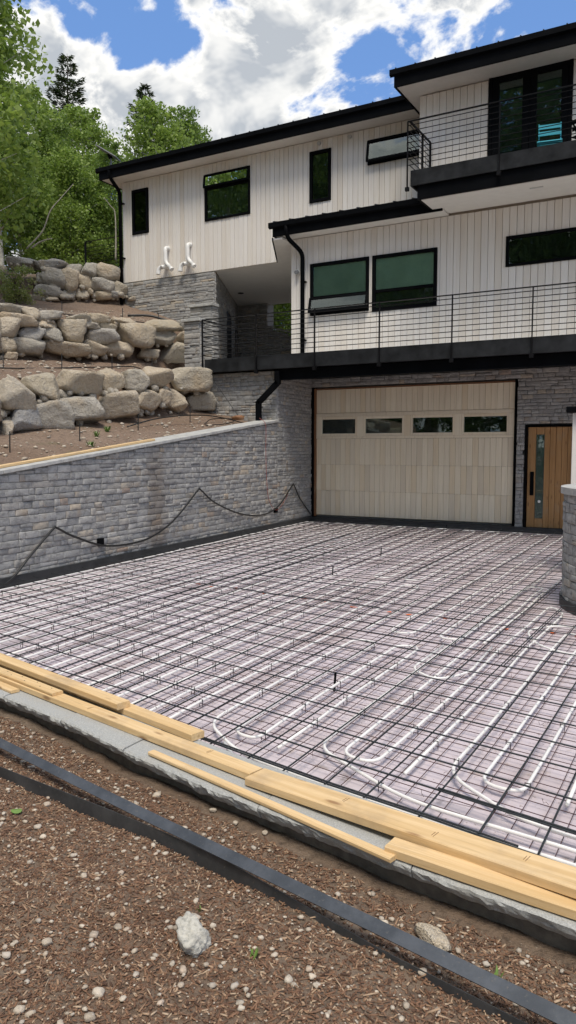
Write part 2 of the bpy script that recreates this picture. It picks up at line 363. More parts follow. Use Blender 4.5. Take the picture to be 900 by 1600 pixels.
STOPS_WALL = [(0, (.27, .268, .262)), (.22, (.36, .357, .345)), (.45, (.32, .318, .31)), (.62, (.42, .413, .395)), (.78, (.345, .342, .333)), (.93, (.40, .375, .335)), (.98, (.47, .40, .31)), (1, (.33, .25, .20))]
M = dict(
    siding=m_siding(), cedar=m_garage(), stone=m_stone('ledge_stone', STOPS_WALL), boulder=m_boulder(),
    mortar=m_plain('mortar', (.28, .275, .265), .95, bmp=.5), black=m_plain('black_metal', (.0035, .004, .005), .55, 0, .3, 3, .05),
    blackrail=m_plain('black_rail', (.007, .007, .008), .5, 0, .3, 4, .15), deck=m_plain('deck_steel', (.020, .0215, .0235), .55, 0, .5, 4, .15),
    soffit=m_plain('white_soffit', (.72, .70, .66), .7, 0, .04), white=m_plain('white_plastic', (.80, .80, .78), .4, 0, .05),
    backing=m_plain('siding_backing', (.42, .36, .29), .9), glass=m_glass(), dark=m_plain('dark_room', (.012, .013, .013), .9),
    blind=m_plain('pale_green_blind', (.62, .72, .64), .8, 0, .1, 2), curtain=m_plain('grey_curtain', (.04, .052, .046), .8, 0, .25, 5),
    coping=m_plain('stone_coping', (.42, .42, .40), .85, 0, .2, 7, bmp=.4), pine=m_wood('pine_board', (.74, .54, .30), (.62, .42, .20), (.26, .13, .05)),
    door=m_wood('oiled_oak', (.45, .25, .10), (.35, .18, .065), (.2, .09, .03), 'up', .45), jamb=m_wood('brown_jamb', (.26, .12, .05), (.2, .09, .04), (.1, .04, .02), 'up'),
    foam=m_foam(), rebar=m_plain('epoxy_rebar', (.022, .028, .031), .5, .3, .5, 20), wire=m_plain('rusty_wire', (.075, .035, .035), .7, .2, .4, 15),
    pex=m_plain('white_tubing', (.80, .79, .77), .38, 0, .07, 9), membrane=m_plain('black_membrane', (.022, .024, .026), .6, 0, .35, 5),
    granite=m_granite(), footing=m_plain('footing_concrete', (.16, .14, .115), .95, 0, .3, 20, bmp=.5), steel=m_steel(),
    soil=m_dirt('mulch_soil', (.17, .115, .078), (.22, .165, .12), (.40, .34, .27)), hill=m_dirt('terrace_soil', (.19, .128, .088), (.24, .175, .13), (.42, .36, .29), .7, .35),
    bark=m_plain('aspen_bark', (.50, .49, .43), .85, 0, .35, 9, bmp=.4), darkbark=m_plain('dark_bark', (.10, .075, .055), .9, 0, .3, 8, bmp=.5),
    leaf=m_leaf('aspen_leaf', (.085, .155, .03), (.23, .33, .075), .5), leaf2=m_leaf('aspen_leaf_light', (.14, .23, .04), (.34, .45, .10), .5), needle=m_leaf('needles', (.012, .030, .014), (.035, .062, .026), .12),
    shrub=m_leaf('shrub_leaf', (.20, .26, .06), (.48, .50, .18), .5), turquoise=m_plain('turquoise_paint', (.10, .55, .68), .4, 0, .06),
    hose=m_plain('black_hose', (.014, .015, .015), .4), red=m_plain('red_cord', (.25, .04, .03), .6), orange=m_plain('orange_spray', (.75, .16, .03), .8), grey=m_plain('grey_panel', (.20, .21, .22), .45),
    lightgrey=m_plain('light_grey', (.45, .45, .44), .5), rock=m_stone('concrete_chunk', [(0, (.50, .49, .44)), (.5, (.60, .59, .53)), (1, (.54, .52, .46))], .95, False, 5.0),
    pebble=m_stone('pebbles', [(0, (.42, .35, .27)), (.3, (.56, .48, .38)), (.6, (.46, .41, .35)), (.85, (.62, .54, .43)), (1, (.50, .39, .30))], .9, False, 4.0),
    greenleaf=m_plain('green_leaf', (.14, .24, .05), .5), roof=m_plain('roof_metal', (.05, .055, .06), .4, .5, .2), ink=m_plain('lumber_ink', (.20, .11, .05), .8),
)
def m_chip():
    m, t, b, o = new_mat('bark_chip'); r = rnd(t)
    t.l.new(t.ramp(r, [(0, (.07, .038, .024)), (.25, (.16, .085, .05)), (.5, (.24, .135, .08)), (.72, (.14, .088, .06)), (.88, (.33, .21, .13)), (1, (.48, .37, .26))]), b.inputs['Base Color'])
    b.inputs['Roughness'].default_value = .9; return m
M['chip'] = m_chip(); M['twig'] = m_plain('grey_branch', (.26, .24, .20), .9, 0, .3, 9)

# ------------------------------------------------------------------ rock shapes
def ico(sub):
    import bmesh
    bm = bmesh.new(); bmesh.ops.create_icosphere(bm, subdivisions=sub, radius=1)
    V = np.array([v.co[:] for v in bm.verts]); Fs = np.array([[v.index for v in f.verts] for f in bm.faces]); bm.free(); return V, Fs
ICO = {k: ico(k) for k in (1, 2, 3, 4)}
def rock_verts(seed, sub=3, cuts=9, rough=.05, boxy=.92):
    """a faceted lump: the ball cut by random planes, filled out to -1..1 on each axis"""
    g = np.random.default_rng(seed); V, Fs = ICO[sub]
    n = np.array([[1, 0, 0], [-1, 0, 0], [0, 1, 0], [0, -1, 0], [0, 0, 1], [0, 0, -1]], float)
    n = n+g.normal(0, .20, n.shape); d = np.full(6, boxy)+g.uniform(-.16, .06, 6)
    rn = g.normal(0, 1, (cuts, 3)); n = np.vstack([n, rn]); n /= np.linalg.norm(n, axis=1)[:, None]; d = np.concatenate([d, g.uniform(.82, 1.12, cuts)])
    dots = V@n.T; rr = np.where(dots > .02, d/np.maximum(dots, .02), 9)
    k = 70.0; r = -np.log(np.exp(-k*rr).sum(1))/k
    r = np.clip(r, .2, 1.5); off = g.uniform(0, 50, 3)
    nz = np.array([noise.fractal(Vector(v*1.7+off), .8, 2.1, 4) for v in V]); nf = np.array([noise.fractal(Vector(v*6+off), .7, 2.1, 3) for v in V])
    W = V*(r*(1+rough*nz+rough*.45*nf))[:, None]; lo, hi = W.min(0), W.max(0)
    return (W-(lo+hi)/2)/((hi-lo)/2), Fs

# ------------------------------------------------------------------ stone veneer
def stone_unit(seed):
    g = np.random.default_rng(seed); nx, nz = 5, 4; V = []; idx = {}
    for i in range(nx):
        for k in range(nz):
            edge = i in (0, nx-1) or k in (0, nz-1); fx = (0, .07, .5, .93, 1)[i]; fz = (0, .12, .88, 1)[k]
            x = fx-.5+g.normal(0, .012); z = fz-.5+g.normal(0, .02)
            y = -.5+(.03+g.uniform(0, .08) if edge else g.uniform(-.08, .08))
            idx[(i, k)] = len(V); V.append((x, y, z))
    ring = [(i, 0) for i in range(nx)]+[(nx-1, k) for k in range(1, nz)]+[(i, nz-1) for i in range(nx-2, -1, -1)]+[(0, k) for k in range(nz-2, 0, -1)]
    F = [(idx[(i, k)], idx[(i+1, k)], idx[(i+1, k+1)], idx[(i, k+1)]) for i in range(nx-1) for k in range(nz-1)]
    b = len(V)
    for q in ring: p = V[idx[q]]; V.append((p[0], .5, p[2]))
    n = len(ring)
    for j in range(n): F.append((idx[ring[j]], b+j, b+(j+1) % n, idx[ring[(j+1) % n]]))
    return np.array(V), np.array(F)
UNITS = [stone_unit(40+i) for i in range(10)]
UMESH = []
for uv, uf in UNITS:
    me = mesh_np('stone', uv, uf); me.materials.append(M['stone']); UMESH.append(me)

def veneer_layout(pos, u0, u1, z0, z1f, seed, hole=None, hmin=.05, hmax=.11, lmin=.09, lmax=.34, zcut=None):
    """courses of ledge stone; pos(u)->(x,y,angle). z1f(u) is the top of the wall"""
    g = random.Random(seed); out = []; z = z0; zmax = max(z1f(u0), z1f(u1), z1f((u0+u1)/2))
    while z < zmax-.01:
        h = g.uniform(hmin, hmax); u = u0
        while u < u1-.01:
            l = min(g.uniform(lmin, lmax), u1-u)
            if u1-u-l < .07: l = u1-u
            zz, hh = z, h
            zt = min(z1f(u), z1f(u+l))
            if zz+hh > zt-.012: hh = zt-zz-.004
            if hh > .03:
                segs = [(u, u+l)]
                if hole:
                    for (a, b, c, d) in hole:
                        ns = []
                        for (s, e) in segs:
                            if zz+hh > c+.01 and zz < d-.01 and e > a and s < b:
                                if s < a-.04: ns.append((s, a))
                                if e > b+.04: ns.append((b, e))
                            else: ns.append((s, e))
                        segs = ns
                for (s, e) in segs:
                    if e-s > .03:
                        if hh > .095 and g.random() < .35:
                            k = hh*g.uniform(.4, .6); parts = [(zz, k), (zz+k, hh-k)]
                        else: parts = [(zz, hh)]
                        for (pz, ph) in parts: out.append((s, e, pz, ph, g.uniform(.058, .076)))
            u += l
        z += h
    res = []
    for s, e, pz, ph, dep in out:
        x, y, a = pos((s+e)/2); res.append((x, y, pz+ph/2, a, e-s-.005, ph-.004, dep))
    return res

def veneer_build(stones, parent, limit=300, name='stone'):
    """stones stand with their back 3 cm inside the wall; the largest in view are single parts, the rest one part"""
    o = np.array(org(root(parent)))
    def size(s): return s[4]*s[5]/((s[0]**2+s[1]**2+(s[2]-1.55)**2))
    stones = sorted(stones, key=size, reverse=True)
    rv = []; rf = []; nb = 0
    for i, (x, y, z, a, l, h, dep) in enumerate(stones):
        k = random.randrange(len(UNITS)); fl = random.choice((-1, 1)) if False else 1
        ox, oy = math.sin(a), -math.cos(a)          # outward
        cx, cy = x+ox*(dep/2-.035), y+oy*(dep/2-.035)
        if i < limit:
            ob = bpy.data.objects.new(name, UMESH[k]); COL.objects.link(ob); ob.parent = parent
            ob.location = (cx-o[0], cy-o[1], z-o[2]); ob.rotation_euler = (0, 0, a); ob.scale = (l, dep, h)
        else:
            V, Fq = UNITS[k]; W = V*np.array([l, dep, h]); c, s_ = math.cos(a), math.sin(a)
            W = np.stack([W[:, 0]*c-W[:, 1]*s_+cx-o[0], W[:, 0]*s_+W[:, 1]*c+cy-o[1], W[:, 2]+z-o[2]], 1)
            rv.append(W); rf.append(Fq+nb); nb += len(W)
    if rv:
        me = mesh_np('smaller_stones', np.vstack(rv), np.vstack(rf)); setprops(obj('smaller_stones', me, M['stone'], parent), kind='stuff')

# ------------------------------------------------------------------ the lie of the land
WA = (-7.50, 6.0); WB = (-8.28, 15.70)                 # foot of the retaining wall's face
def wall_x(y): return WA[0]+(WB[0]-WA[0])*(y-WA[1])/(WB[1]-WA[1])
WANG = math.atan2(WB[1]-WA[1], WB[0]-WA[0])
def cap_z(y): return 1.27+(y-6.3)*.1125
KX = [-9, -7.6, -5.2, -3.925, -3.23, -2.585, -1.976, -1.653, -1.068, -.684, -.356, .6, 4]
KY = [4.5, 4.15, 3.53, 3.236, 3.095, 2.925, 2.79, 2.733, 2.632, 2.578, 2.532, 2.40, 2.0]
def kerb_y(x): return interp(x, KX, KY)               # front edge of the kerb
FLOOR = -.12

def soil_z(x, y):
    n = noise.fractal(Vector((x*1.3, y*1.3, 3)), .9, 2, 4)*.026+noise.noise(Vector((x*7, y*7, 1)))*.010+noise.noise(Vector((x*19, y*19, 5)))*.006
    near = kerb_y(x)-y
    return -.148+n+.015*math.exp(-max(near, 0)*7)-.02*max(0, min(near-1.5, 20))*.2

def ground():
    xs = sorted(set([-1500, -400, -120, -50, -25, -14, -10, -8] + [round(-7+.1*i, 3) for i in range(20)] + [round(-5+.035*i, 3) for i in range(158)] + [.8, 1.2, 2, 3, 4.5, 8, 14, 25, 50, 120, 400, 1500]))
    vs = [-1500, -400, -120, -50, -25, -14, -8, -4, -2, -1, -.5, 0, .3] + [round(.5+.035*i, 3) for i in range(100)] + [4.2, 4.6, 5.2, 6, 8, 12, 20, 40, 90, 300, 1500]
    V = []; 
    for y in vs:
        for x in xs:
            if y > kerb_y(x)+.1 and -9 < x < 9 and y < 30: z = -.34
            elif abs(x) < 12 and y > -6 and y < 5: z = soil_z(x, y)
            else: z = -.34
            V.append((x, y, z))
    nx = len(xs); F = np.array([(j*nx+i, j*nx+i+1, (j+1)*nx+i+1, (j+1)*nx+i) for j in range(len(vs)-1) for i in range(nx-1)])
    structure('ground', V, F, M['soil'], True)
ground()

R2X = lambda y: interp(y, [6, 10.4, 15.3, 20], [-13.2, -12.6, -11.8, -11.4])
def r3x(y): return interp(y, [4, 14.6, 17, 19], [-27, -17.5, -15.0, -14.6])
def hill_z(x, y):
    yy = max(5.0, min(y, 17.5))
    xw = wall_x(y)-.40
    a, b = R2X(y), r3x(y)
    xs = [-200, -60, -30, b-1.0, b-.35, b-.05, a-1.0, a-.45, a-.15, -10.75, -10.2, -9.95, xw]
    zs = [26, 12, 8.6, 6.45, 6.2, 5.65, 4.45+(yy-10.4)*.06, 4.2+(yy-10.4)*.06, 3.36+(yy-10.4)*.06, 2.78+(yy-8)*.075, 2.65+(yy-8)*.075, 1.78+(yy-8)*.105, cap_z(max(y, 5))-.07]
    z = interp(x, xs, zs)
    if y > 13.85 and x > (-11.75 if y < 17 else -12.1-.498*(y-17.0)): z = min(z, 2.95)
    if y > 21.5 and x > -17: z = min(z, 3.1)
    f = max(0, min(1, (y-1.0)/3.0)); z = lerp(-.2, z, f*f*(3-2*f))
    n = noise.fractal(Vector((x*1.1, y*1.1, 8)), .9, 2, 4)
    return z+n*.05+noise.noise(Vector((x*6, y*6, 2)))*.014

def hillside():
    ys = [-6, -2, 1, 2, 3, 4] + [round(4.5+.16*i, 3) for i in range(88)] + [18.8, 19.2, 19.6, 20, 20.4, 20.8, 21.2, 21.6, 22, 23, 25, 28, 33, 40, 55, 80, 140]
    ts = list(np.linspace(0, 1, 75)) + [1.1, 1.25, 1.5, 2.0, 3.0, 5, 9, 16]
    V = []
    for y in ys:
        x0 = wall_x(min(y, 15.7))-.40
        for t in ts:
            x = x0-t*11.5; V.append((x, y, hill_z(x, y)))
    n = len(ts); F = np.array([(j*n+i, (j+1)*n+i, (j+1)*n+i+1, j*n+i+1) for j in range(len(ys)-1) for i in range(n-1)])
    structure('hillside', V, F, M['hill'], True)
hillside()

# ------------------------------------------------------------------ driveway bed and its foam boards
CC = (-.18, 8.86); CR = 1.30                            # curved wall: centre and outer radius
def driveway():
    poly = [(wall_x(3.9)-.1, 4.35)]+[(x, kerb_y(x)+.2) for x in np.linspace(-7.2, 4, 24)]+[(4, 15.8), (-8.4, 15.8)]
    V = [(x, y, FLOOR-.06) for x, y in poly]
    dr = structure('driveway', V, [tuple(range(len(V)))], M['footing']); dr['label'] = 'driveway bed being made ready for a heated slab'
    W, L = 1.22, 2.44; k = 0
    x = -9.0
    while x < 3:
        y = 2.2 - (0 if k % 2 else 1.2)
        while y < 15.6:
            x0, x1, y0, y1 = x+.004, x+W-.004, y+.004, y+L-.004
            nseg = 8; lo = []
            for i in range(nseg+1):
                xx = lerp(x0, x1, i/nseg); lo.append((xx, max(y0, kerb_y(xx)+.30)))
            hi = [(xx, min(y1, 15.62)) for xx, _ in lo]
            keep = [i for i in range(nseg+1) if hi[i][1]-lo[i][1] > .02]
            pts = [(lo[i], hi[i]) for i in keep]
            # trim at the retaining wall
            q = []
            for (a, b) in pts:
                if a[0] < wall_x(a[1])+.03 and b[0] < wall_x(b[1])+.03: continue
                q.append(((max(a[0], wall_x(a[1])+.03), a[1]), (max(b[0], wall_x(b[1])+.03), b[1])))
            if len(q) >= 2:
                poly = [p for p, _ in q]+[p for _, p in q][::-1]
                dz = random.uniform(-.004, .003)
                mb = MB().prism(poly, FLOOR-.055, FLOOR+dz); mb.build('foam_board', M['foam'], dr)
            y += L
        x += W; k += 1
driveway()

# ------------------------------------------------------------------ house
HX, HY = -5.0, 16.0
house = thing('house', (HX, HY, 0), 'whitewashed wood and ledge stone house with black trim above the driveway', 'house')
def hp(mb, name, mat, parent=house, smooth=False): return mb.build(name, M[mat], parent, smooth)
ORIGIN = Vector((HX, HY, 0))

def cladding(x0, x1, y, z0, z1, bw, holes, parent):
    """upright siding boards, each a piece of its own; cut round the openings"""
    n = round((x1-x0)/bw); bw = (x1-x0)/n
    for i in range(n):
        a, b = x0+i*bw, x0+(i+1)*bw
        rects = [(a, b, z0, z1)]
        for (p, q, r, s) in holes:
            nr = []
            for (c, d, e, f) in rects:
                if d <= p or c >= q: nr.append((c, d, e, f)); continue
                if f > s: nr.append((c, d, s, f))
                if e < r: nr.append((c, d, e, r))
                if c < p: nr.append((c, p, max(e, r), min(f, s)))
                if d > q: nr.append((q, d, max(e, r), min(f, s)))
            rects = nr
        for (c, d, e, f) in rects:
            if d-c < .03 or f-e < .02: continue
            g0 = .0035 if c == a else 0; dy = random.uniform(-.004, .004)
            MB().box(c+g0, d-(.0035 if d == b else 0), y+dy, y+.042, e, f, .006).build('siding_board', M['siding'], parent)

Y0 = 15.70
# bodies behind the cladding
hp(MB().box(-8.78, 4, 15.745, 24, 3.3, 6.30), 'wall_core', 'backing')
hp(MB().box(-5.74, 4, 15.746, 24, 6.31, 8.78), 'wall_core', 'backing')
hp(MB().box(-15.03, -5.75, 17.155, 22.0, 6.28, 8.98), 'wall_core', 'backing')
hp(MB().box(-8.60, 4, 15.86, 24, -.3, 3.29), 'wall_core', 'mortar')
hp(MB().prism([(wall_x(13.93)+.0, 13.93), (-8.28, 15.7), (-8.28, 15.95), (-9.3, 15.95), (-9.3, 13.93)], -.3, 3.17), 'wall_core', 'mortar')
hp(MB().box(-10.4, wall_x(13.93), 13.93, 14.3, 1.2, 3.17), 'wall_core', 'mortar')
hp(MB().prism([(-15.0, 17.14), (-11.93, 17.14), (-14.2, 21.7), (-17, 21.7)], 3.0, 6.26), 'wall_core', 'mortar')

winL = [(-14.69, -14.12, 7.52, 8.73), (-12.2, -10.79, 7.54, 8.73), (-9.07, -8.49, 7.53, 8.74), (-7.53, -5.9, 8.16, 8.72)]
winM = [(-8.30, -6.86, 4.55, 5.70), (-6.78, -5.33, 4.52, 5.70), (-3.92, -2.1, 5.14, 5.73)]
doorU = [(-4.32, -2.74, 6.85, 8.93)]
cladding(-15.05, -5.76, 17.11, 6.24, 8.99, .135, winL, house)
cladding(-8.80, .8, Y0, 3.40, 6.30, .142, winM, house)
cladding(-5.76, .8, Y0, 6.60, 8.79, .142, doorU, house)

def window(x0, x1, y, z0, z1, split=None, back='dark', opened=None, fw=.055):
    """frame > pane, rail, blind; y is the face of the siding"""
    mb = MB(); yf, yb = y-.03, y+.035
    for a, b, c, d in ((x0, x0+fw, z0, z1), (x1-fw, x1, z0, z1), (x0+fw, x1-fw, z1-fw, z1), (x0+fw, x1-fw, z0, z0+fw)): mb.box(a, b, yf, yb, c, d, .006)
    w = hp(mb, 'window', 'black')
    sect = [(z0+fw, z1-fw)] if split is None else [(z0+fw, split-.03), (split+.03, z1-fw)]
    if split is not None: MB().box(x0+fw, x1-fw, yf+.003, yb, split-.03, split+.03, .005).build('rail', M['black'], w)
    for k, (a, b) in enumerate(sect):
        bk = back[k] if isinstance(back, (tuple, list)) else back
        MB().box(x0+fw, x1-fw, y+.028, y+.034, a, b).build('blind' if bk != 'dark' else 'dark_interior', M[bk], w)
        if bk == 'curtain':
            cb = MB(); n = 9
            for i in range(n):
                xx = lerp(x0+fw, x1-fw, (i+.5)/n); cb.tube([(xx, y+.026, a), (xx+random.uniform(-.02, .02), y+.026, b)], .010, 6)
            cb.build('curtain_folds', M['curtain'], w)
        if opened == k:
            sw, t = .05, rad(13 if y < 16 else (7 if split else 9)); h = b-a+.05; zt = b+.03; yo = yf-.012
            dn = Vector((0, -math.sin(t), -math.cos(t))); out = Vector((0, -math.cos(t), math.sin(t))); X = Vector((1, 0, 0)); c0 = Vector(((x0+x1)/2, yo, zt)); hw = (x1-x0)/2
            sb = MB()
            for p, l, q in (((0, sw/2), hw, sw/2), ((0, h-sw/2), hw, sw/2)): sb.obox(c0+dn*p[1], X, dn, out, l, q, .02, .004)
            for s in (-1, 1): sb.obox(c0+X*s*(hw-sw/2)+dn*h/2, X, dn, out, sw/2, h/2-sw, .02)
            for s in (-1, 1): sb.bar(c0+X*s*(hw-.09)+dn*(h-.1), Vector((c0.x+s*(hw-.09), yf, zt-h*.55)), .007)
            sb.build('open_sash', M['black'], w); MB().obox(c0+dn*h/2, X, dn, out, hw-sw, h/2-sw, .004).build('pane', M['glass'], w)
        else: MB().box(x0+fw, x1-fw, y+.006, y+.010, a, b).build('pane', M['glass'], w)
    return w
window(*winL[0][:2], 17.11, *winL[0][2:], back='curtain', fw=.075)
window(*winL[1][:2], 17.11, *winL[1][2:], split=8.36, back=('curtain', 'dark'), opened=1)
window(*winL[2][:2], 17.11, *winL[2][2:], fw=.075)
window(*winL[3][:2], 17.11, *winL[3][2:], opened=0)
window(*winM[0][:2], Y0, *winM[0][2:], split=4.94, back=('dark', 'blind'), opened=0, fw=.07)
window(*winM[1][:2], Y0, *winM[1][2:], split=4.94, back=('curtain', 'blind'), fw=.07)
window(*winM[2][:2], Y0, *winM[2][2:])

# glazed balcony doors
x0, x1, z0, z1 = doorU[0]
mb = MB(); yf = Y0-.03
for a, b, c, d in ((x0, x0+.07, z0, z1), (x1-.07, x1, z0, z1), (x0+.07, x1-.07, z1-.09, z1)): mb.box(a, b, yf, Y0+.035, c, d, .006)
gd = hp(mb, 'balcony_door', 'black')
MB().box(x0+.07, x1-.07, Y0+.030, Y0+.036, z0, z1-.09).build('dark_interior', M['curtain'], gd)
for k in range(2):
    a = lerp(x0+.07, x1-.07, k/2)+.003; b = lerp(x0+.07, x1-.07, (k+1)/2)-.003; mb = MB()
    for p, q, r, s in ((a, a+.13, z0, z1-.09), (b-.13, b, z0, z1-.09), (a+.13, b-.13, z1-.24, z1-.09), (a+.13, b-.13, z0, z0+.25)): mb.box(p, q, yf+.01, Y0+.026, r, s, .005)
    lf = mb.build('door_leaf', M['black'], gd); MB().box(a+.13, b-.13, Y0+.006, Y0+.010, z0+.25, z1-.24).build('pane', M['glass'], gd)

# roofs: soffit, fascia with gutter, standing seam sheet
def roof(x0, x1, yf, yb, zs, zf, rise, name='roof'):
    rf = hp(MB().box(x0+.06, x1, yf+.06, yf+.10, zs, zf-.06), name, 'black')                                  # fascia
    MB().box(x0+.06, x0+.10, yf+.101, yb, zs, zf-.06).build('rake_board', M['black'], rf)
    MB().box(x0+.101, x1, yf+.101, yb, zs+.012, zs+.04).build('soffit', M['soffit'], rf)
    g = MB(); prof = [(0, 0), (.0, -.10), (.058, -.13), (.058, 0.0)]
    P = [(x0-.02, yf+p, zf+q) for p, q in prof]+[(x1, yf+p, zf+q) for p, q in prof]; n = 4
    g.add(P, [(0, 1, 2, 3), (7, 6, 5, 4)]+[(i, 4+i, 4+(i+1) % n, (i+1) % n) for i in range(n)])
    g.build('gutter', M['black'], rf)
    xx = x0+.5
    s = MB(); s.add([(x0, yf+.03, zf+.012), (x1, yf+.03, zf+.012), (x1, yb, zf+.012+rise), (x0, yb, zf+.012+rise), (x0, yf+.03, zf+.004), (x1, yf+.03, zf+.004), (x1, yb, zf+rise-.03), (x0, yb, zf+rise-.03)],
          [(0, 1, 2, 3), (4, 7, 6, 5), (0, 4, 5, 1), (1, 5, 6, 2), (2, 6, 7, 3), (3, 7, 4, 0)])
    s.build('roof_sheet', M['roof'], rf)
    x = x0+.1
    while x < x1:
        MB().add([(x-.012, yf+.03, zf+.01), (x+.012, yf+.03, zf+.01), (x+.012, yb, zf+.01+rise), (x-.012, yb, zf+.01+rise), (x-.012, yf+.03, zf+.034), (x+.012, yf+.03, zf+.034), (x+.012, yb, zf+.034+rise), (x-.012, yb, zf+.034+rise)],
                 [(0, 3, 2, 1), (4, 5, 6, 7), (0, 1, 5, 4), (1, 2, 6, 5), (2, 3, 7, 6), (3, 0, 4, 7)]).build('standing_seam', M['roof'], rf); x += .41
    for x in np.arange(x0+.35, x1, .8): MB().box(x-.015, x+.015, yf-.004, yf+.03, zf-.105, zf-.003).build('gutter_hanger', M['black'], rf)
    return rf
roof(-15.50, -5.78, 16.55, 24.4, 8.99, 9.30, .7)
roof(-6.14, 3, 15.02, 24.4, 8.80, 9.13, .5)
rp = roof(-9.10, -5.10, 15.21, 17.10, 6.30, 6.60, .42)
# passage ceiling, running back under the left storey
hp(MB().prism([(-9.04, 15.30), (-8.81, 15.30), (-8.81, 22), (-15.0, 22), (-15.0, 17.16), (-9.99, 17.16)], 6.235, 6.272), 'passage_ceiling', 'soffit')
hp(MB().sqbar((-9.05, 15.28, 6.26), (-10.0, 17.12, 6.26), (.012, .03)), 'ceiling_edge', 'black')
hp(MB().tube([(-12.9, 19.9, 6.236), (-12.9, 19.9, 6.222)], .09, 16), 'recessed_light', 'dark')

# downspouts
def downspout(pts, name='downspout', r=.05):
    P = [Vector(p) for p in pts]; Q = [P[0]]
    for i in range(1, len(P)-1):
        a = P[i]+(P[i-1]-P[i]).normalized()*.13; b = P[i]+(P[i+1]-P[i]).normalized()*.13
        for k in range(5): t = k/4; Q.append(a*(1-t)**2+P[i]*2*t*(1-t)+b*t*t)
    Q.append(P[-1]); d = hp(MB().tube(Q, r, 10), name, 'black', smooth=True); return d
ds = downspout([(-15.05, 16.60, 9.22), (-15.05, 16.62, 9.0), (-15.02, 16.98, 8.72), (-15.02, 16.99, 5.6)])
for z in (8.4, 6.9): MB().box(-15.08, -14.96, 16.98, 17.11, z, z+.03).build('strap', M['black'], ds)
ds = downspout([(-8.68, 15.26, 6.5), (-8.68, 15.28, 6.25), (-8.45, 15.60, 5.95), (-8.45, 15.60, 3.45)])
for z in (5.3, 4.0): MB().box(-8.51, -8.39, 15.60, 15.70, z, z+.03).build('strap', M['black'], ds)
hp(MB().sqbar((-7.98, 13.68, 3.12), (-7.98, 13.68, 2.86), .05, .005).sqbar((-7.97, 13.68, 2.90), (-8.44, 13.68, 2.50), .05, .005).sqbar((-8.44, 13.68, 2.53), (-8.44, 13.68, 2.12), .05, .005), 'downspout', 'black')

# lower deck
DY = 13.62
hp(MB().box(-9.72, 4, 13.66, 15.70, 3.30, 3.42).prism([(-12.0, 14.9), (-9.0, 14.9), (-8.8, 15.7), (-8.8, 22), (-14.5, 22), (-12.0, 17.2)], 3.30, 3.418), 'deck', 'lightgrey')
segs = [-9.76, -8.44, -5.72, -2.92, 0.2, 4]
for a, b in zip(segs[:-1], segs[1:]): hp(MB().box(a+.003, b-.003, DY, DY+.035, 3.17, 3.45, .004).box(a+.003, b-.003, DY+.036, DY+.10, 3.17, 3.185), 'deck_fascia', 'deck')
hp(MB().box(-9.76, -9.72, DY+.036, 15.0, 3.17, 3.45), 'deck_fascia', 'deck')
hp(MB().box(-8.10, 4, 13.74, 13.75, 2.96, 3.16).box(-8.10, 4, 13.70, 13.82, 2.945, 2.96).box(-8.10, -8.09, 13.74, 13.9, 2.96, 3.16), 'deck_beam', 'black')
hp(MB().box(-8.1, 4, 13.83, 15.66, 3.16, 3.19), 'deck_underside', 'black')

def railing(p0, p1, zb, zt, posts, nb, foot=None, off=(0, 0)):
    """flat top rail > posts, round bars"""
    (xa, ya), (xb, yb) = p0, p1
    r = hp(MB().sqbar((xa, ya, zt), (xb, yb, zt), (.022, .008)), 'railing', 'blackrail')
    for t in posts:
        x, y = lerp(xa, xb, t), lerp(ya, yb, t); d = Vector((xb-xa, yb-ya, 0)).normalized(); s = Vector((-d.y, d.x, 0)); pz = foot if foot is not None else zb
        MB().obox((x, y, (pz+zt)/2-.005), d, s, (0, 0, 1), .008, .022, (zt-pz)/2-.005).build('post', M['blackrail'], r)
        if foot is not None: MB().obox((x, y-.0, foot-.01), d, s, (0, 0, 1), .035, .03, .035).build('bracket', M['blackrail'], r)
    for k in range(nb):
        z = lerp(zb, zt, (k+.9)/(nb+.6)); MB().bar((xa, ya, z), (xb, yb, z), .0075, 6).build('bar', M['blackrail'], r)
    return r
LP = [-9.79, -8.44, -7.09, -5.72, -4.32, -2.92, -1.5, -.1, 1.3]
railing((-9.79, DY-.03), (1.3, DY-.03), 3.45, 4.28, [(x+9.79)/11.09 for x in LP], 8, 3.14)
railing((-9.79, DY-.02), (-9.79, 14.9), 3.45, 4.28, [1.0], 8)
# upper balcony
UY = 14.50
hp(MB().box(-5.44, 3, 14.55, 15.68, 6.70, 6.84), 'balcony_deck', 'deck')
for a, b in zip([-5.49, -3.78, -1.5], [-3.78, -1.5, 3]): hp(MB().box(a+.003, b-.003, UY, UY+.035, 6.61, 6.90, .004), 'balcony_fascia', 'deck')
hp(MB().box(-5.49, -5.455, UY+.036, 15.66, 6.61, 6.90), 'balcony_fascia', 'deck')
hp(MB().box(-5.36, 3, UY+.05, UY+.10, 6.352, 6.608).box(-5.36, -5.31, UY+.101, 15.68, 6.352, 6.608), 'balcony_beam', 'black')
hp(MB().box(-5.30, 3, UY+.102, 15.69, 6.345, 6.39), 'balcony_soffit', 'soffit')
for x, y in ((-3.2, 14.95), (-2.3, 14.95)): hp(MB().box(x-.12, x+.12, y-.03, y+.03, 6.338, 6.344), 'soffit_vent', 'lightgrey')
railing((-5.54, UY-.03), (1, UY-.03), 6.90, 7.81, [0, .27, .54, .8], 8, 6.56)
railing((-5.50, UY-.01), (-5.50, 15.66), 6.90, 7.81, [.6, 1], 8)

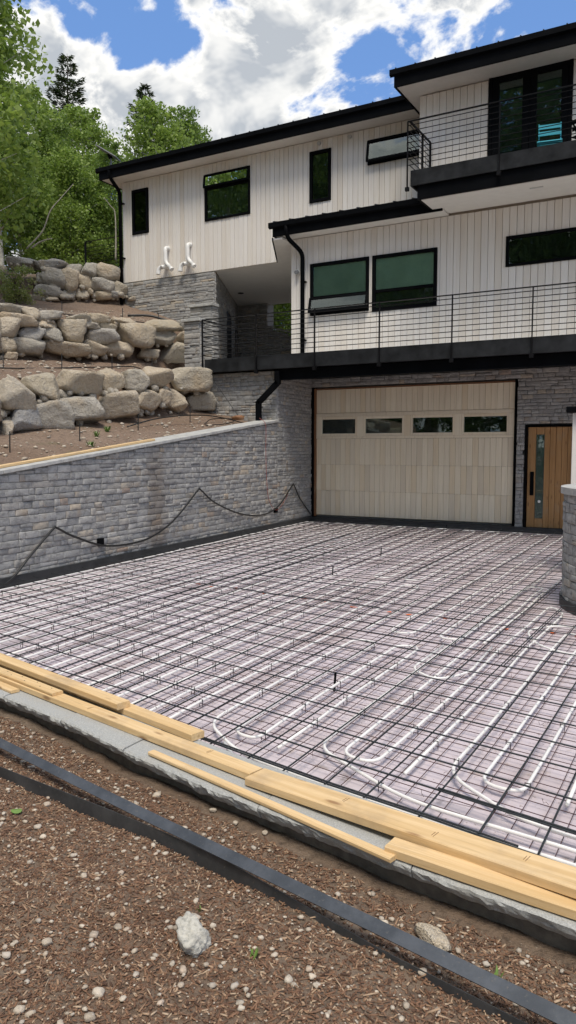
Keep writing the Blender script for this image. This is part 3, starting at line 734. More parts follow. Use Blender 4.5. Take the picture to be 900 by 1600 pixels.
# small fittings on the walls
def vent_pipe(pts, r=.055):
    P = [Vector(p) for p in pts]; Q = [P[0]]
    for i in range(1, len(P)-1):
        a = P[i]+(P[i-1]-P[i]).normalized()*.09; b = P[i]+(P[i+1]-P[i]).normalized()*.09
        for k in range(6): t = k/5; Q.append(a*(1-t)**2+P[i]*2*t*(1-t)+b*t*t)
    Q.append(P[-1]); v = hp(MB().tube(Q, r, 12), 'vent_pipe', 'white', smooth=True)
    for i in (0, -1):
        d = (P[1]-P[0] if i == 0 else P[-1]-P[-2]).normalized(); MB().tube([P[i]-d*.03, P[i]+d*.03], r*1.16, 12).build('coupling', M['white'], v)
for dx in (0, .75):
    vent_pipe([(-13.44+dx, 17.10, 7.0), (-13.44+dx, 16.98, 7.0), (-13.42+dx, 16.96, 6.60), (-13.22+dx, 16.95, 6.40)])
    vent_pipe([(-13.46+dx-.03, 17.10, 6.50), (-13.46+dx-.05, 16.97, 6.50), (-13.62+dx-.03, 16.95, 6.47), (-13.66+dx, 16.94, 6.33)])
def wall_lamp(x, y, z):
    l = hp(MB().tube([(x, y, z), (x, y-.03, z)], .06, 12), 'security_camera', 'white'); MB().tube([(x, y-.03, z), (x+.02, y-.12, z-.03)], .045, 10).build('lens', M['grey'], l)
wall_lamp(-8.62, 15.69, 5.56)
for x in (-8.80, -7.99): hp(MB().tube([(x, 17.11, 8.99-.09), (x, 17.04, 8.99-.11)], .045, 10), 'eave_light', 'lightgrey')

# stone of the house
gh = [(-8.28, -3.62, -1, 2.93), (-3.46, -2.50, -1, 2.03)]
st = veneer_layout(lambda u: (u, Y0+.005, 0), -8.28, .8, -.10, lambda u: 3.16, 1, gh)
st += veneer_layout(lambda s: (wall_x(13.90+s*math.sin(WANG)), 13.90+s*math.sin(WANG), WANG), 0, 1.84, -.10, lambda u: 3.14 if True else 0, 2)
st += veneer_layout(lambda u: (u, 13.89, 0), -9.9, wall_x(13.9)+.02, 1.9, lambda u: 3.16, 3, None, .06, .13, .07, .24)
st += veneer_layout(lambda u: (u, 17.12, 0), -15.0, -11.93, 4.2, lambda u: 6.235, 4, None, .05, .09, .2, .6)
pa = math.atan2(21.7-17.14, -14.2+11.93)
st += veneer_layout(lambda s: (-11.93+s*math.cos(pa), 17.14+s*math.sin(pa), pa), 0, 5.1, 3.42, lambda u: 6.23, 5, [(2.2, 3.3, 3, 5.6)])
st += veneer_layout(lambda u: (u, 21.7, 0), -14.25, -13.04, 3.42, lambda u: 6.23, 6)
hp(MB().box(-14.25, -13.05, 21.71, 22.1, 3.3, 6.23), 'wall_core', 'mortar')
hp(MB().box(-13.04, -9, 21.74, 22.1, 3.3, 4.9), 'wall_core', 'mortar')
st += veneer_layout(lambda u: (u, 21.71, 0), -13.04, -11.2, 3.42, lambda u: 5.45-(u+13.04)*.28, 8)
veneer_build(st, house, 300)
hp(MB().sqbar((-13.03, 21.87, 5.49), (-11.2, 21.87, 4.975), (.26, .03)), 'wall_cap', 'coping')
# doorway in the passage side wall
d = Vector((math.cos(pa), math.sin(pa), 0)); nrm = Vector((math.sin(pa), -math.cos(pa), 0)); base = Vector((-11.93, 17.14, 0))
hp(MB().obox(base+d*2.75+nrm*.005+Vector((0, 0, 4.5)), d, nrm, (0, 0, 1), .55, .02, 1.1), 'side_door', 'black')
# lintel above the garage
hp(MB().box(-8.28, 1, 15.69, 15.9, 3.161, 3.2), 'wall_plate', 'black')

# garage door
GX0, GX1, GZ = -8.19, -3.68, 2.88
gdr = hp(MB().box(GX0, GX1, 15.80, 15.83, .02, GZ), 'garage_door', 'backing')
hp(MB().box(GX1+.004, GX1+.03, 15.69, 15.84, -.11, 2.93, .003), 'garage_jamb', 'black')
hp(MB().box(GX0-.085, GX0-.005, 15.66, 15.84, -.11, 2.93, .004), 'garage_jamb', 'black')
hp(MB().box(GX0-.004, GX0+.03, 15.70, 15.795, 0, GZ+.03).box(GX0+.031, GX1, 15.70, 15.795, GZ+.003, GZ+.022), 'garage_trim', 'jamb')
lev = [0.03, .60, 1.19, 1.77, 2.35, GZ]
for k in range(5):
    a, b = lev[k]+.0015, lev[k+1]-.0015
    if k == 3: continue
    n = 37; w = (GX1-GX0-.03)/n
    for i in range(n):
        x = GX0+.03+i*w; MB().box(x+.002, x+w-.002, 15.752+random.uniform(0, .003), 15.80, a, b, .004).build('door_board', M['cedar'], gdr)
gw = [(-8.02, -7.19), (-6.94, -6.08), (-5.84, -4.96), (-4.72, -3.84)]
a, b = lev[3]+.004, lev[4]-.004; wz0, wz1 = 1.89, 2.21
MB().box(GX0+.03, GX1, 15.745, 15.80, a, wz0-.06, .003).build('door_rail', M['cedar'], gdr); MB().box(GX0+.03, GX1, 15.745, 15.80, wz1+.06, b, .003).build('door_rail', M['cedar'], gdr)
xs = [GX0+.03]+[v for p in gw for v in (p[0]-.05, p[1]+.05)]+[GX1]
for i in range(0, len(xs), 2): MB().box(xs[i], xs[i+1], 15.746, 15.80, wz0-.059, wz1+.059, .003).build('door_stile', M['cedar'], gdr)
for p, q in gw:
    fr = MB()
    for (c, d_, e, f) in ((p-.05, p, wz0-.058, wz1+.058), (q, q+.05, wz0-.058, wz1+.058), (p, q, wz1, wz1+.058), (p, q, wz0-.058, wz0)): fr.box(c+.001, d_-.001, 15.750, 15.80, e, f, .003)
    fr.build('window_frame', M['cedar'], gdr); MB().box(p, q, 15.778, 15.782, wz0, wz1).build('pane', M['glass'], gdr); MB().box(p, q, 15.793, 15.798, wz0, wz1).build('dark_interior', M['dark'], gdr)

# entry door
EX0, EX1 = -3.40, -2.54
ed = hp(MB().box(EX0-.05, EX0-.012, 15.66, 15.84, -.08, 2.02).box(EX0-.012, EX1+.05, 15.66, 15.84, 1.985, 2.02).box(EX1+.012, EX1+.05, 15.66, 15.84, -.08, 1.984), 'entry_door', 'black')
bounds = [EX0-.008, -3.25, -3.09, -2.98, -2.87, -2.76, -2.65, EX1+.008]
for i in range(7):
    a, b = bounds[i]+.003, bounds[i+1]-.003
    if i == 1:
        MB().box(a, b, 15.745, 15.79, -.06, .16, .003).build('door_plank', M['door'], ed); MB().box(a, b, 15.745, 15.79, 1.83, 1.975, .003).build('door_plank', M['door'], ed)
        MB().box(a+.005, b-.005, 15.762, 15.768, .165, 1.825).build('pane', M['glass'], ed); MB().box(a, b, 15.78, 15.788, .16, 1.83).build('frosted_backing', M['grey'], ed)
    else: MB().box(a, b, 15.745, 15.79, -.06, 1.975, .003).build('door_plank', M['door'], ed)
MB().box(-3.345, -3.275, 15.715, 15.744, .62, 1.09, .004).build('door_handle', M['black'], ed)
MB().tube([(-3.165, 15.761, .50), (-3.165, 15.752, .50)], .028, 16).build('lock', M['white'], ed)
hp(MB().box(GX0, 1, 15.60, 15.80, -.13, -.015, .005), 'threshold', 'membrane')

# ------------------------------------------------------------------ retaining wall on the left
rw = thing('retaining_wall', (wall_x(9), 9.0, FLOOR), 'long grey ledge stone retaining wall with sloping coping left of the driveway', 'wall')
core = MB(); ya, yb = 3.2, 13.88
P = []
for y in (ya, yb):
    for dx in (-.005, -.40):
        for z in (FLOOR-.2, cap_z(y)-.02): P.append((wall_x(y)+dx, y, z))
core.add(P, [(0, 1, 3, 2), (4, 6, 7, 5), (0, 4, 5, 1), (2, 3, 7, 6), (1, 5, 7, 3), (0, 2, 6, 4)]); core.build('wall_core', M['mortar'], rw)
sw = math.sin(WANG)
st = veneer_layout(lambda s: (wall_x(ya+s*sw), ya+s*sw, WANG), 0, (yb-ya)/sw, -.04, lambda s: cap_z(ya+s*sw)-.02, 11, None, .048, .105, .08, .33)
veneer_build(st, rw, 300)
y = ya
while y < yb-.05:                                       # coping slabs
    l = random.uniform(.75, 1.15); y2 = min(yb, y+l)
    a = Vector((wall_x(y+.004)-.17, y+.004, cap_z(y)+.005)); b = Vector((wall_x(y2-.004)-.17, y2-.004, cap_z(y2)+.005))
    MB().sqbar(a, b, (.235, .026), .008).build('coping_slab', M['coping'], rw); y = y2
for yy, zz in ((8.08, .24), (13.75, .27)):
    MB().box(wall_x(yy)-.01, wall_x(yy)+.075, yy-.055, yy+.055, zz-.05, zz+.05, .006).build('outlet_box', M['black'], rw)

# black membrane along the foot of the wall
def strip_along(pts, z0, z1, th):
    mb = MB(); P = []
    for (x, y, nx, ny) in pts: P += [(x, y, z0), (x+nx*th, y+ny*th, z0), (x+nx*th*.7, y+ny*th*.7, z1), (x, y, z1+.004)]
    n = len(pts); Fs = [(4*i+k, 4*i+4+k, 4*i+4+(k+1) % 4, 4*i+(k+1) % 4) for i in range(n-1) for k in range(4)]+[(0, 1, 2, 3), (4*n-1, 4*n-2, 4*n-3, 4*n-4)]
    return mb.add(P, Fs)
yy = np.linspace(3.9, 15.6, 60)
top('membrane_strip', strip_along([(wall_x(y)+.045, y, 1, .08) for y in yy], FLOOR-.01, .0, .05), M['membrane'], (wall_x(9.5), 9.5, FLOOR), 'black membrane strip along the foot of the long retaining wall', 'membrane')

# boulder terraces
ROW1 = [(-9.90,8.61,2.39,0.64,0.55),(-9.90,9.21,2.57,0.62,0.46),(-9.90,10.08,2.70,0.78,0.46),(-9.90,10.88,2.78,0.50,0.45),(-9.90,11.53,2.85,0.47,0.40),(-9.90,12.17,2.96,0.66,0.43),(-9.90,13.21,2.99,0.81,0.48),(-9.90,8.39,1.89,0.25,0.34),(-9.90,8.74,2.00,0.51,0.47),(-9.90,9.33,2.14,0.66,0.53),(-9.90,9.93,2.23,0.86,0.50),(-9.90,10.88,2.32,0.95,0.53),(-9.90,11.80,2.48,0.65,0.50),(-9.90,12.26,2.56,0.31,0.31),(-9.90,12.74,2.52,0.52,0.45),(-9.90,13.71,2.59,0.77,0.44),(-9.95,7.9,2.25,.7,.6),(-9.95,7.7,1.75,.7,.5),(-9.95,7.1,1.9,.8,.7)]
ROW2 = [(-12.53,10.85,4.30,0.49,0.25),(-12.45,11.31,4.30,0.50,0.26),(-12.38,11.72,4.30,0.58,0.22),(-12.26,12.47,4.36,0.52,0.16),(-12.17,13.06,4.42,0.49,0.19),(-12.06,13.68,4.44,0.58,0.17),(-12.50,11.02,4.10,0.77,0.25),(-12.40,11.64,4.12,0.54,0.19),(-12.54,10.77,3.93,0.52,0.42),(-12.45,11.30,3.86,0.57,0.32),(-12.38,11.75,3.90,0.50,0.30),(-12.30,12.22,4.05,0.62,0.51),(-12.22,12.71,4.22,0.45,0.15),(-12.13,13.25,4.25,0.45,0.19),(-12.17,13.01,4.03,0.79,0.36),(-12.02,13.98,4.15,0.89,0.54),(-11.87,14.90,4.52,0.88,0.34),(-11.86,14.92,4.22,0.64,0.36),(-11.74,15.66,4.62,0.33,0.29),(-11.75,15.60,4.30,0.37,0.33),(-12.55,10.73,3.59,0.38,0.31),(-12.47,11.22,3.61,0.70,0.32),(-12.32,12.13,3.67,0.94,0.33),(-12.20,12.83,3.74,0.59,0.33),(-12.09,13.53,3.80,0.72,0.38),(-11.94,14.42,3.77,0.55,0.27),(-11.82,15.17,3.88,0.65,0.44),(-12.55,10.72,3.37,0.31,0.17),(-12.65,10.2,4.1,.7,.5),(-12.65,10.2,3.6,.7,.5)]
ROW3 = [(-16.91,15.17,6.62,0.81,0.24),(-16.38,15.68,6.58,0.90,0.28),(-15.94,16.10,6.51,0.47,0.33),(-15.64,16.39,6.47,0.52,0.43),(-15.27,16.74,6.46,0.66,0.47),(-16.34,15.72,6.23,0.71,0.50),(-16.02,16.02,6.21,0.47,0.61),(-15.73,16.30,6.19,0.45,0.45),(-15.41,16.60,6.10,0.71,0.40),(-15.12,16.89,6.21,0.28,0.19),(-16.45,15.61,5.88,0.80,0.35),(-16.09,15.96,5.82,0.52,0.28),(-15.81,16.22,5.86,0.40,0.31),(-15.45,16.57,5.83,0.59,0.26),(-15.02,16.98,6.04,0.42,0.38),(-15.65,16.38,5.93,0.19,0.24),(-15.17,16.84,5.86,0.28,0.19),(-16.41,15.65,5.66,0.38,0.12),(-16.66,15.41,5.65,0.52,0.23),(-14.86,17.14,5.77,0.28,0.14),(-16.59,15.47,6.21,0.24,0.28),(-17.28,14.81,6.37,0.28,0.28),(-17.30,14.79,6.11,0.38,0.28)]
def boulder_row(rows, line_ang, face_ang, base, label, seed):
    t = thing('boulder_wall', base, label, 'boulder wall')
    zb = np.median([r[2] for r in rows])
    for i, (x, y, z, w, h) in enumerate(rows):
        g = random.Random(seed*100+i); V, Fs = rock_verts(seed*100+i, 4 if seed == 1 else 3, 7, .040, .88)
        dep = max(.5, min(.95, (w+h)*.6)); ca, sa = math.cos(face_ang), math.sin(face_ang)
        # width is seen across the line of sight; depth runs into the bank
        W = V*np.array([w*.54, dep*.55, h*.54])
        tl = g.uniform(-.10, .10); c, s = math.cos(tl), math.sin(tl)
        W = np.stack([W[:, 0]*c-W[:, 2]*s, W[:, 1], W[:, 0]*s+W[:, 2]*c], 1)
        R = np.stack([W[:, 0]*ca-W[:, 1]*sa, W[:, 0]*sa+W[:, 1]*ca, W[:, 2]], 1)
        bx, by = x-sa*.05+g.uniform(-.04, .06)-(z-zb)*.10, y+ca*.05
        me = mesh_np('boulder', R, Fs); ob = obj('boulder', me, M['boulder'], t); ob.location = (bx-base[0], by-base[1], z-base[2])
    # small chinking stones between them
    ch = []; cf = []; nb = 0
    for k in range(90):
        x, y, z, w, h = random.choice(rows); V, Fs = rock_verts(900+k % 9, 1, 5, .05); s = random.uniform(.03, .09)
        q = V*s+np.array([x-base[0]+random.uniform(-.1, .15), y-base[1]+random.uniform(-.5, .5)*w, z-base[2]-h*.5+random.uniform(-.03, .05)])
        ch.append(q); cf.append(Fs+nb); nb += len(q)
    setprops(obj('chinking_stones', mesh_np('chinking_stones', np.vstack(ch), np.vstack(cf)), M['boulder'], t), kind='stuff')
boulder_row(ROW1, 0, rad(62), (-9.9, 11, 1.9), 'lowest boulder wall, large blocks just behind the stone retaining wall', 1)
boulder_row(ROW2, 0, rad(58), (-12.2, 13, 3.5), 'middle boulder wall of many smaller rocks between the two bare slopes', 2)
boulder_row(ROW3, 0, rad(45), (-16, 16, 5.6), 'topmost boulder wall beside the corner of the house under the trees', 3)

# stepped ledge stone wall at the left end of the deck
sw_ = thing('stepped_stone_wall', (-11.4, 15.4, 3.2), 'low stepped ledge stone wall with caps left of the lower deck railing', 'wall')
st = []
for (x0, x1, y0, y1, zt) in ((-11.85, -11.2, 15.9, 16.2, 5.08), (-11.15, -10.72, 14.72, 14.95, 4.50)):
    MB().box(x0, x1, y0+.06, y1, 2.6, zt).build('wall_core', M['mortar'], sw_)
    st += veneer_layout(lambda u, y=y0: (u, y+.06, 0), x0, x1, 2.8, lambda u, z=zt: z, 21, None, .06, .12, .12, .4)
    st += veneer_layout(lambda s, x=x1, y=y0: (x, y+.06+s, math.pi/2), 0, y1-y0-.06, 2.8, lambda u, z=zt: z, 22, None, .06, .12, .12, .4)
    MB().box(x0-.05, x1+.06, y0-.02, y1, zt+.002, zt+.07, .008).build('cap_stone', M['coping'], sw_)
veneer_build(st, sw_, 120)

# curved stone wall on the right
cw = thing('curved_wall', (CC[0], CC[1], FLOOR), 'curved ledge stone wall with pale coping at the right edge', 'wall')
CZ = 1.08; a0, a1 = rad(95), rad(290)
def ring(r0, r1, z0, z1, n=48, b0=a0, b1=a1):
    mb = MB(); P = []
    for i in range(n+1):
        a = lerp(b0, b1, i/n); c, s = math.cos(a), math.sin(a)
        P += [(CC[0]+r0*c, CC[1]+r0*s, z0), (CC[0]+r1*c, CC[1]+r1*s, z0), (CC[0]+r1*c, CC[1]+r1*s, z1), (CC[0]+r0*c, CC[1]+r0*s, z1)]
    return mb.add(P, [(4*i+k, 4*i+4+k, 4*i+4+(k+1) % 4, 4*i+(k+1) % 4)[::-1] for i in range(n) for k in range(4)]+[(0, 1, 2, 3), (4*n+3, 4*n+2, 4*n+1, 4*n)])
ring(CR-.42, CR-.02, FLOOR-.15, CZ-.005).build('wall_core', M['mortar'], cw)
for k in range(5): ring(CR-.46, CR+.05, CZ, CZ+.07, 12, lerp(a0, a1, k/5)+.003, lerp(a0, a1, (k+1)/5)-.003).build('coping_slab', M['coping'], cw)
st = veneer_layout(lambda s: (CC[0]+(CR-.02)*math.cos(a0+s/CR), CC[1]+(CR-.02)*math.sin(a0+s/CR), a0+s/CR+math.pi/2), 0, (a1-a0)*CR, -.05, lambda s: CZ, 31, None, .06, .13, .09, .24)
veneer_build(st, cw, 300)
o = ring(CR+.01, CR+.035, FLOOR-.01, -.02)
top('membrane_strip', o, M['membrane'], (CC[0]-CR, CC[1], FLOOR), 'black membrane strip round the foot of the curved wall', 'membrane')
pw = thing('white_post', (-1.55, 10.9, FLOOR), 'white boarded post with black cap behind the curved wall', 'post')
for i in range(4): MB().box(-1.75+i*.1, -1.654+i*.1, 10.7, 10.74, FLOOR, 2.02, .006).build('post_board', M['siding'], pw)
MB().box(-1.73, -1.37, 10.745, 11.1, FLOOR, 2.0).build('post_core', M['siding'], pw)
MB().box(-1.82, -1.30, 10.6, 11.15, 2.021, 2.10, .01).build('cap', M['black'], pw)

# ------------------------------------------------------------------ wire mesh, tubing, reinforcing bars
def lat(p, y): return p-.093*max(0, min(1, (-p-1.4)/3.2))*(y-4)       # the bars fan slightly to the left
def in_curve(x, y, m=.12): return (x-CC[0])**2+(y-CC[1])**2 < (CR+m)**2
def y_end(p):
    for y in np.arange(4, 15.4, .1):
        x = lat(p, y)
        if in_curve(x, y, .15): return y-.05
        if x < wall_x(y)+.12: return y-.05
    return 15.35
wm = MB()
def wobble(x, y, s, a): return noise.noise(Vector((x*1.1+s, y*1.1, s)))*a
p = -7.2
while p < 1.6:
    ys = kerb_y(p)+.36; ye = y_end(p); pts = [(lat(p, y)+wobble(p, y, 3, .02), y, FLOOR+.022+abs(wobble(p, y, 1, .012))) for y in np.arange(ys, ye, .9)]
    if len(pts) > 1: wm.tube(pts, .0025, 3, False)
    p += .105 if p > -3.2 else .15
y = 2.6
while y < 15.4:
    s = -.19*max(0, 1-(y-3)/10); pts = []
    for x in np.arange(-8.2, 1.7, .6):
        yy = y+s*(x+3)
        if yy > kerb_y(x)+.36 and x > wall_x(yy)+.06 and not in_curve(x, yy) and yy < 15.4: pts.append((x, yy, FLOOR+.027+abs(wobble(x, y, 2, .012))))
    if len(pts) > 1: wm.tube(pts, .0025, 3, False)
    y += .105 if y < 8 else .15
top('wire_mesh', wm, M['wire'], (-3, 8, FLOOR), 'fine rusty wire mesh lying on the lilac foam under the tubing', 'wire mesh')

PZ = FLOOR+.045
clips = []
def tubing(path, label, group=None):
    """rounded polyline with given corner radii: path = [(x,y,r)]"""
    P = [Vector((x, y, 0)) for x, y, _ in path]; Q = [P[0]]
    for i in range(1, len(P)-1):
        r = path[i][2]; d0 = (P[i-1]-P[i]); d1 = (P[i+1]-P[i]); k = min(r, d0.length*.5, d1.length*.5)
        a = P[i]+d0.normalized()*k; b = P[i]+d1.normalized()*k
        for j in range(7): t = j/6; Q.append(a*(1-t)**2*1+P[i]*2*t*(1-t)+b*t*t)
    Q.append(P[-1]); R = [Q[0]]
    for q in Q[1:]:
        L = (q-R[-1]).length; n = max(1, int(L/.45)); a = R[-1].copy()
        for j in range(1, n+1):
            c = a.lerp(q, j/n); R.append(c)
    R = [Vector((v.x+wobble(v.x, v.y, 11, .022), v.y+wobble(v.x, v.y, 12, .012), PZ+abs(wobble(v.x, v.y, 5, .008)))) for v in R]
    for i in range(1, len(R)-1):
        v = R[i]
        if (R[i+1]-v).length > .3 and random.random() < .6: clips.append((v.x, v.y))
    return top('heating_tube', MB().tube(R, .0095, 8), M['pex'], tuple(R[0]), label, 'tubing', group, True)
def serp(ps, near, far, start=None, end=None):
    """runs at lateral places ps; bends round at the near and far ends"""
    path = list(start) if start else []; up = True
    for i, p in enumerate(ps):
        n = near(p) if callable(near) else near; f = min(far(p) if callable(far) else far, y_end(p)-.08)
        ya_, yb_ = (n, f) if up else (f, n)
        path.append((lat(p, ya_), ya_, .16)); path.append((lat(p, yb_), yb_, .16)); up = not up
    if end: path += end
    return path
nb_ = lambda d: (lambda p: kerb_y(p)+d)
G = 'white heating tubes snaking across the driveway bed'
bed = 'white heating tube looping '
def hdr(off, x_from, x_to, step=-.5):
    xs = np.arange(x_from, x_to, step); return [(x, kerb_y(x)+off, .2) for x in xs]
tubing(serp([-7.0, -6.82, -6.64, -6.46, -6.28, -6.1], nb_(.42), 15.1), bed+'next to the left retaining wall', G)
tubing(serp([-5.92, -5.74, -5.56, -5.38, -5.2, -5.02], nb_(.45), 14.95), bed+'left of centre, up to the left part of the garage door', G)
tubing(serp([-4.84, -4.66, -4.48, -4.30, -4.12, -3.94], nb_(.5), 15.05), bed+'up to the middle of the garage door', G)
tubing(serp([-3.76, -3.58, -3.40, -3.22, -3.04, -2.86], nb_(.48), 8.6), bed+'in the near centre, ending in bends halfway to the garage', G)
tubing(serp([-3.74, -3.52, -3.34, -3.16, -2.98, -2.82], 8.95, 15.0), bed+'in the far centre before the right part of the garage door', G)
tubing(serp([-2.62, -2.42, -2.24, -2.06], nb_(.70), 5.9, hdr(.50, 1.8, -2.3)), bed+'near the cut board ends at the left of the near edge', G)
tubing(serp([-2.66, -2.46, -2.26, -2.04, -1.86, -1.66], 6.3, 14.9), bed+'in front of the oak entry door', G)
tubing(serp([-1.88, -1.72, -1.50, -1.32], nb_(.86), 9.2, hdr(.61, 1.8, -1.6)), bed+'in the near middle with wide bends, tail along the timber', G)
tubing(serp([-1.14, -.97, -.76, -.56], nb_(1.0), 7.0, hdr(.72, 1.8, -1.0)), bed+'at the near right, its tail along the timber', G)
tubing(serp([-.36, -.14, .08, .3], nb_(1.05), 6.4, hdr(.84, 1.8, -.3)), bed+'at the right edge of the picture before the curved wall', G)
tubing(hdr(.395, 1.9, -2.2)+[(-2.35, kerb_y(-2.35)+.55, .1)], 'straight white tube lying closest to the timber along the near edge', G)
tubing([(-1.95, 6.05, .1), (-1.95, 5.3, .12), (-1.70, 5.1, .14), (-1.55, 5.4, .14), (-1.58, 6.2, .1)], 'small white tube bend just right of the nearest upright stake', G)
tubing([(-.75, 6.2, .1), (-1.25, 6.4, .25), (-1.5, 7.0, .3), (-1.2, 7.35, .2), (-.7, 7.05, .2), (-.3, 6.75, .2), (.3, 6.7, .2)], 'white tube curling in a loop at the foot of the curved wall', G)
tubing([(-7.62, 9.9, .1), (-7.55, 9.85, .1), (-7.50, 9.5, .1)], 'short white tube end at the foot of the retaining wall', G)
cm = MB()
random.shuffle(clips)
for (x, y) in clips[:520]:
    for dx in (-.0125, .0125): cm.box(x+dx-.0014, x+dx+.0014, y-.002, y+.002, FLOOR+.01, PZ+random.uniform(.012, .03))
    cm.box(x-.0125, x+.0125, y-.002, y+.002, PZ+.0105, PZ+.0130)
top('tube_clips', cm, M['black'], (-3, 8, FLOOR), 'black plastic clips pinning the white tubes down', 'clips', kind='stuff')

RZ = FLOOR+.075
rb = thing('rebar_mat', (-3, 8, FLOOR), 'grid of dark reinforcing bars spread over the whole driveway bed', 'rebar')
def rebar(pts):
    MB().tube(pts, .0048, 6).build('rebar', M['rebar'], rb)
p = -7.05
while p < 1.6:
    q = p+random.uniform(-.03, .03); ys = kerb_y(q)+.34+random.uniform(0, .06); ye = y_end(q)-random.uniform(0, .15)
    if ye-ys > 1:
        ph = random.uniform(-.02, .02)
        rebar([(lat(q, y)+wobble(q, y*.3, 21, .035)+ph*(y-8)*.2, y, RZ+wobble(q, y, 22, .006)) for y in np.linspace(ys, ye, 10)])
        if random.random() < .45:
            a = random.uniform(ys, ye-2); b = min(ye, a+random.uniform(2, 6))
            rebar([(lat(q, y)+wobble(q, y*.3, 21, .035)+ph*(y-8)*.2+.022, y, RZ+wobble(q, y, 22, .006)) for y in np.linspace(a, b, 6)])
    p += .26
y = 2.5
while y < 15.3:
    s = -.19*max(0, 1-(y-3)/10); pts = []; jj = random.uniform(-.02, .02); tl = random.uniform(-.006, .006)
    for x in np.arange(-8.3, 1.9, .45):
        yy = y+jj+(s+tl)*(x+3)+wobble(x, y, 31, .03)
        if yy > kerb_y(x)+.40 and x > wall_x(yy)+.1 and not in_curve(x, yy) and yy < 15.45: pts.append((x, yy, RZ+.0135+wobble(x, yy, 32, .006)))
    if len(pts) > 1:
        rebar(pts)
        if random.random() < .25 and len(pts) > 6:
            k = random.randrange(0, len(pts)-5); rebar([(a, b+.02, c) for a, b, c in pts[k:k+5]])
    y += .30
tm_ = MB()
for k in range(260):
    x = random.uniform(-6.5, .2); y = random.uniform(3.2, 9)
    if y < kerb_y(x)+.5 or in_curve(x, y): continue
    a = random.uniform(0, 3.1); c = Vector((x, y, RZ+.008)); d = Vector((math.cos(a), math.sin(a), 0))
    tm_.tube([c-d*.012, c+Vector((0, 0, .010)), c+d*.012, c+d*.02+Vector((0, 0, .022))], .0012, 3, False)
setprops(tm_.build('wire_ties', M['wire'], rb), kind='stuff')
for (x, y), lab in zip([(-2.28, 4.68), (-4.43, 9.02), (-4.59, 11.05), (-4.85, 15.1)], ['nearest to the camera among the tubes', 'in the middle of the bed', 'in the far half of the bed', 'right before the garage door']):
    top('depth_stake', MB().bar((x, y, FLOOR), (x+.008, y+.003, FLOOR+.13), .009, 6), M['black'], (x, y, FLOOR), 'short black upright stake '+lab, 'stake', 'upright stakes in the driveway bed')
om = MB()
for k in range(15):
    x = lerp(-5.6, -1.0, k/14)+random.uniform(-.08, .08); y = 7.3-.12*(x+3)+random.uniform(-.06, .06); n = 8
    om.add([(x+random.uniform(.02, .055)*math.cos(2*math.pi*j/n), y+random.uniform(.01, .03)*math.sin(2*math.pi*j/n), FLOOR+.0085) for j in range(n)], [tuple(range(n))])
top('spray_marks', om, M['orange'], (-3, 7.3, FLOOR), 'dashed orange spray paint marks across the foam', 'paint marks', kind='stuff')

# ------------------------------------------------------------------ granite kerb
kb = thing('granite_kerb', (-2.5, 3.1, -.3), 'row of grey granite kerb slabs with split front faces along the driveway', 'kerb')
JX = [-7.35, -6.4, -5.75, -5.1, -4.48, -3.87, -3.25, -2.64, -1.70, -.95, -.25, .45, 1.2, 2.0, 3.0]
def kerb_slab(xa, xb, sd):
    n = max(8, int((xb-xa)/.022)); rows = [(-.36, .0, 0), (-.20, .0, 0), (-.06, .001, .0), (-.008, 0, .4), (.004, -.008, .7), (.004, -.020, 1), (-.004, -.032, 1), (-.013, -.044, 1), (-.023, -.056, 1), (-.036, -.068, 1), (-.062, -.080, .6), (-.36, -.085, 0)]
    V = []; dz = random.uniform(-.004, .004)
    for i in range(n+1):
        x = lerp(xa+.0025, xb-.0025, i/n); y0 = kerb_y(x)
        for (o, z, k) in rows:
            nz = noise.fractal(Vector((x*14+sd, z*26, sd)), .6, 2.2, 5)*.011*k+noise.noise(Vector((x*45, z*60, sd)))*.007*k
            zz = noise.fractal(Vector((x*16, o*20, sd+4)), .7, 2, 4)*.006*k
            V.append((x+zz*.2*(0 < i < n), y0-o+nz, z+dz+zz))
    m = len(rows); F = [(i*m+k, (i+1)*m+k, (i+1)*m+(k+1) % m, i*m+(k+1) % m) for i in range(n) for k in range(m)]+[tuple(range(m)), tuple(n*m+k for k in range(m))[::-1]]
    MB().add(V, F).build('kerb_stone', M['granite'], kb)
for i in range(len(JX)-1): kerb_slab(JX[i], JX[i+1], i*3.7)
fm = MB(); xs = np.linspace(-7.35, 3, 40); P = []
for x in xs: P += [(x, kerb_y(x)+.07, -.086), (x, kerb_y(x)+.07, -.35), (x, kerb_y(x)+.30, -.35), (x, kerb_y(x)+.30, -.086)]
fm.add(P, [(4*i+k, 4*i+4+k, 4*i+4+(k+1) % 4, 4*i+(k+1) % 4) for i in range(len(xs)-1) for k in range(4)]); fm.build('kerb_footing', M['footing'], kb)

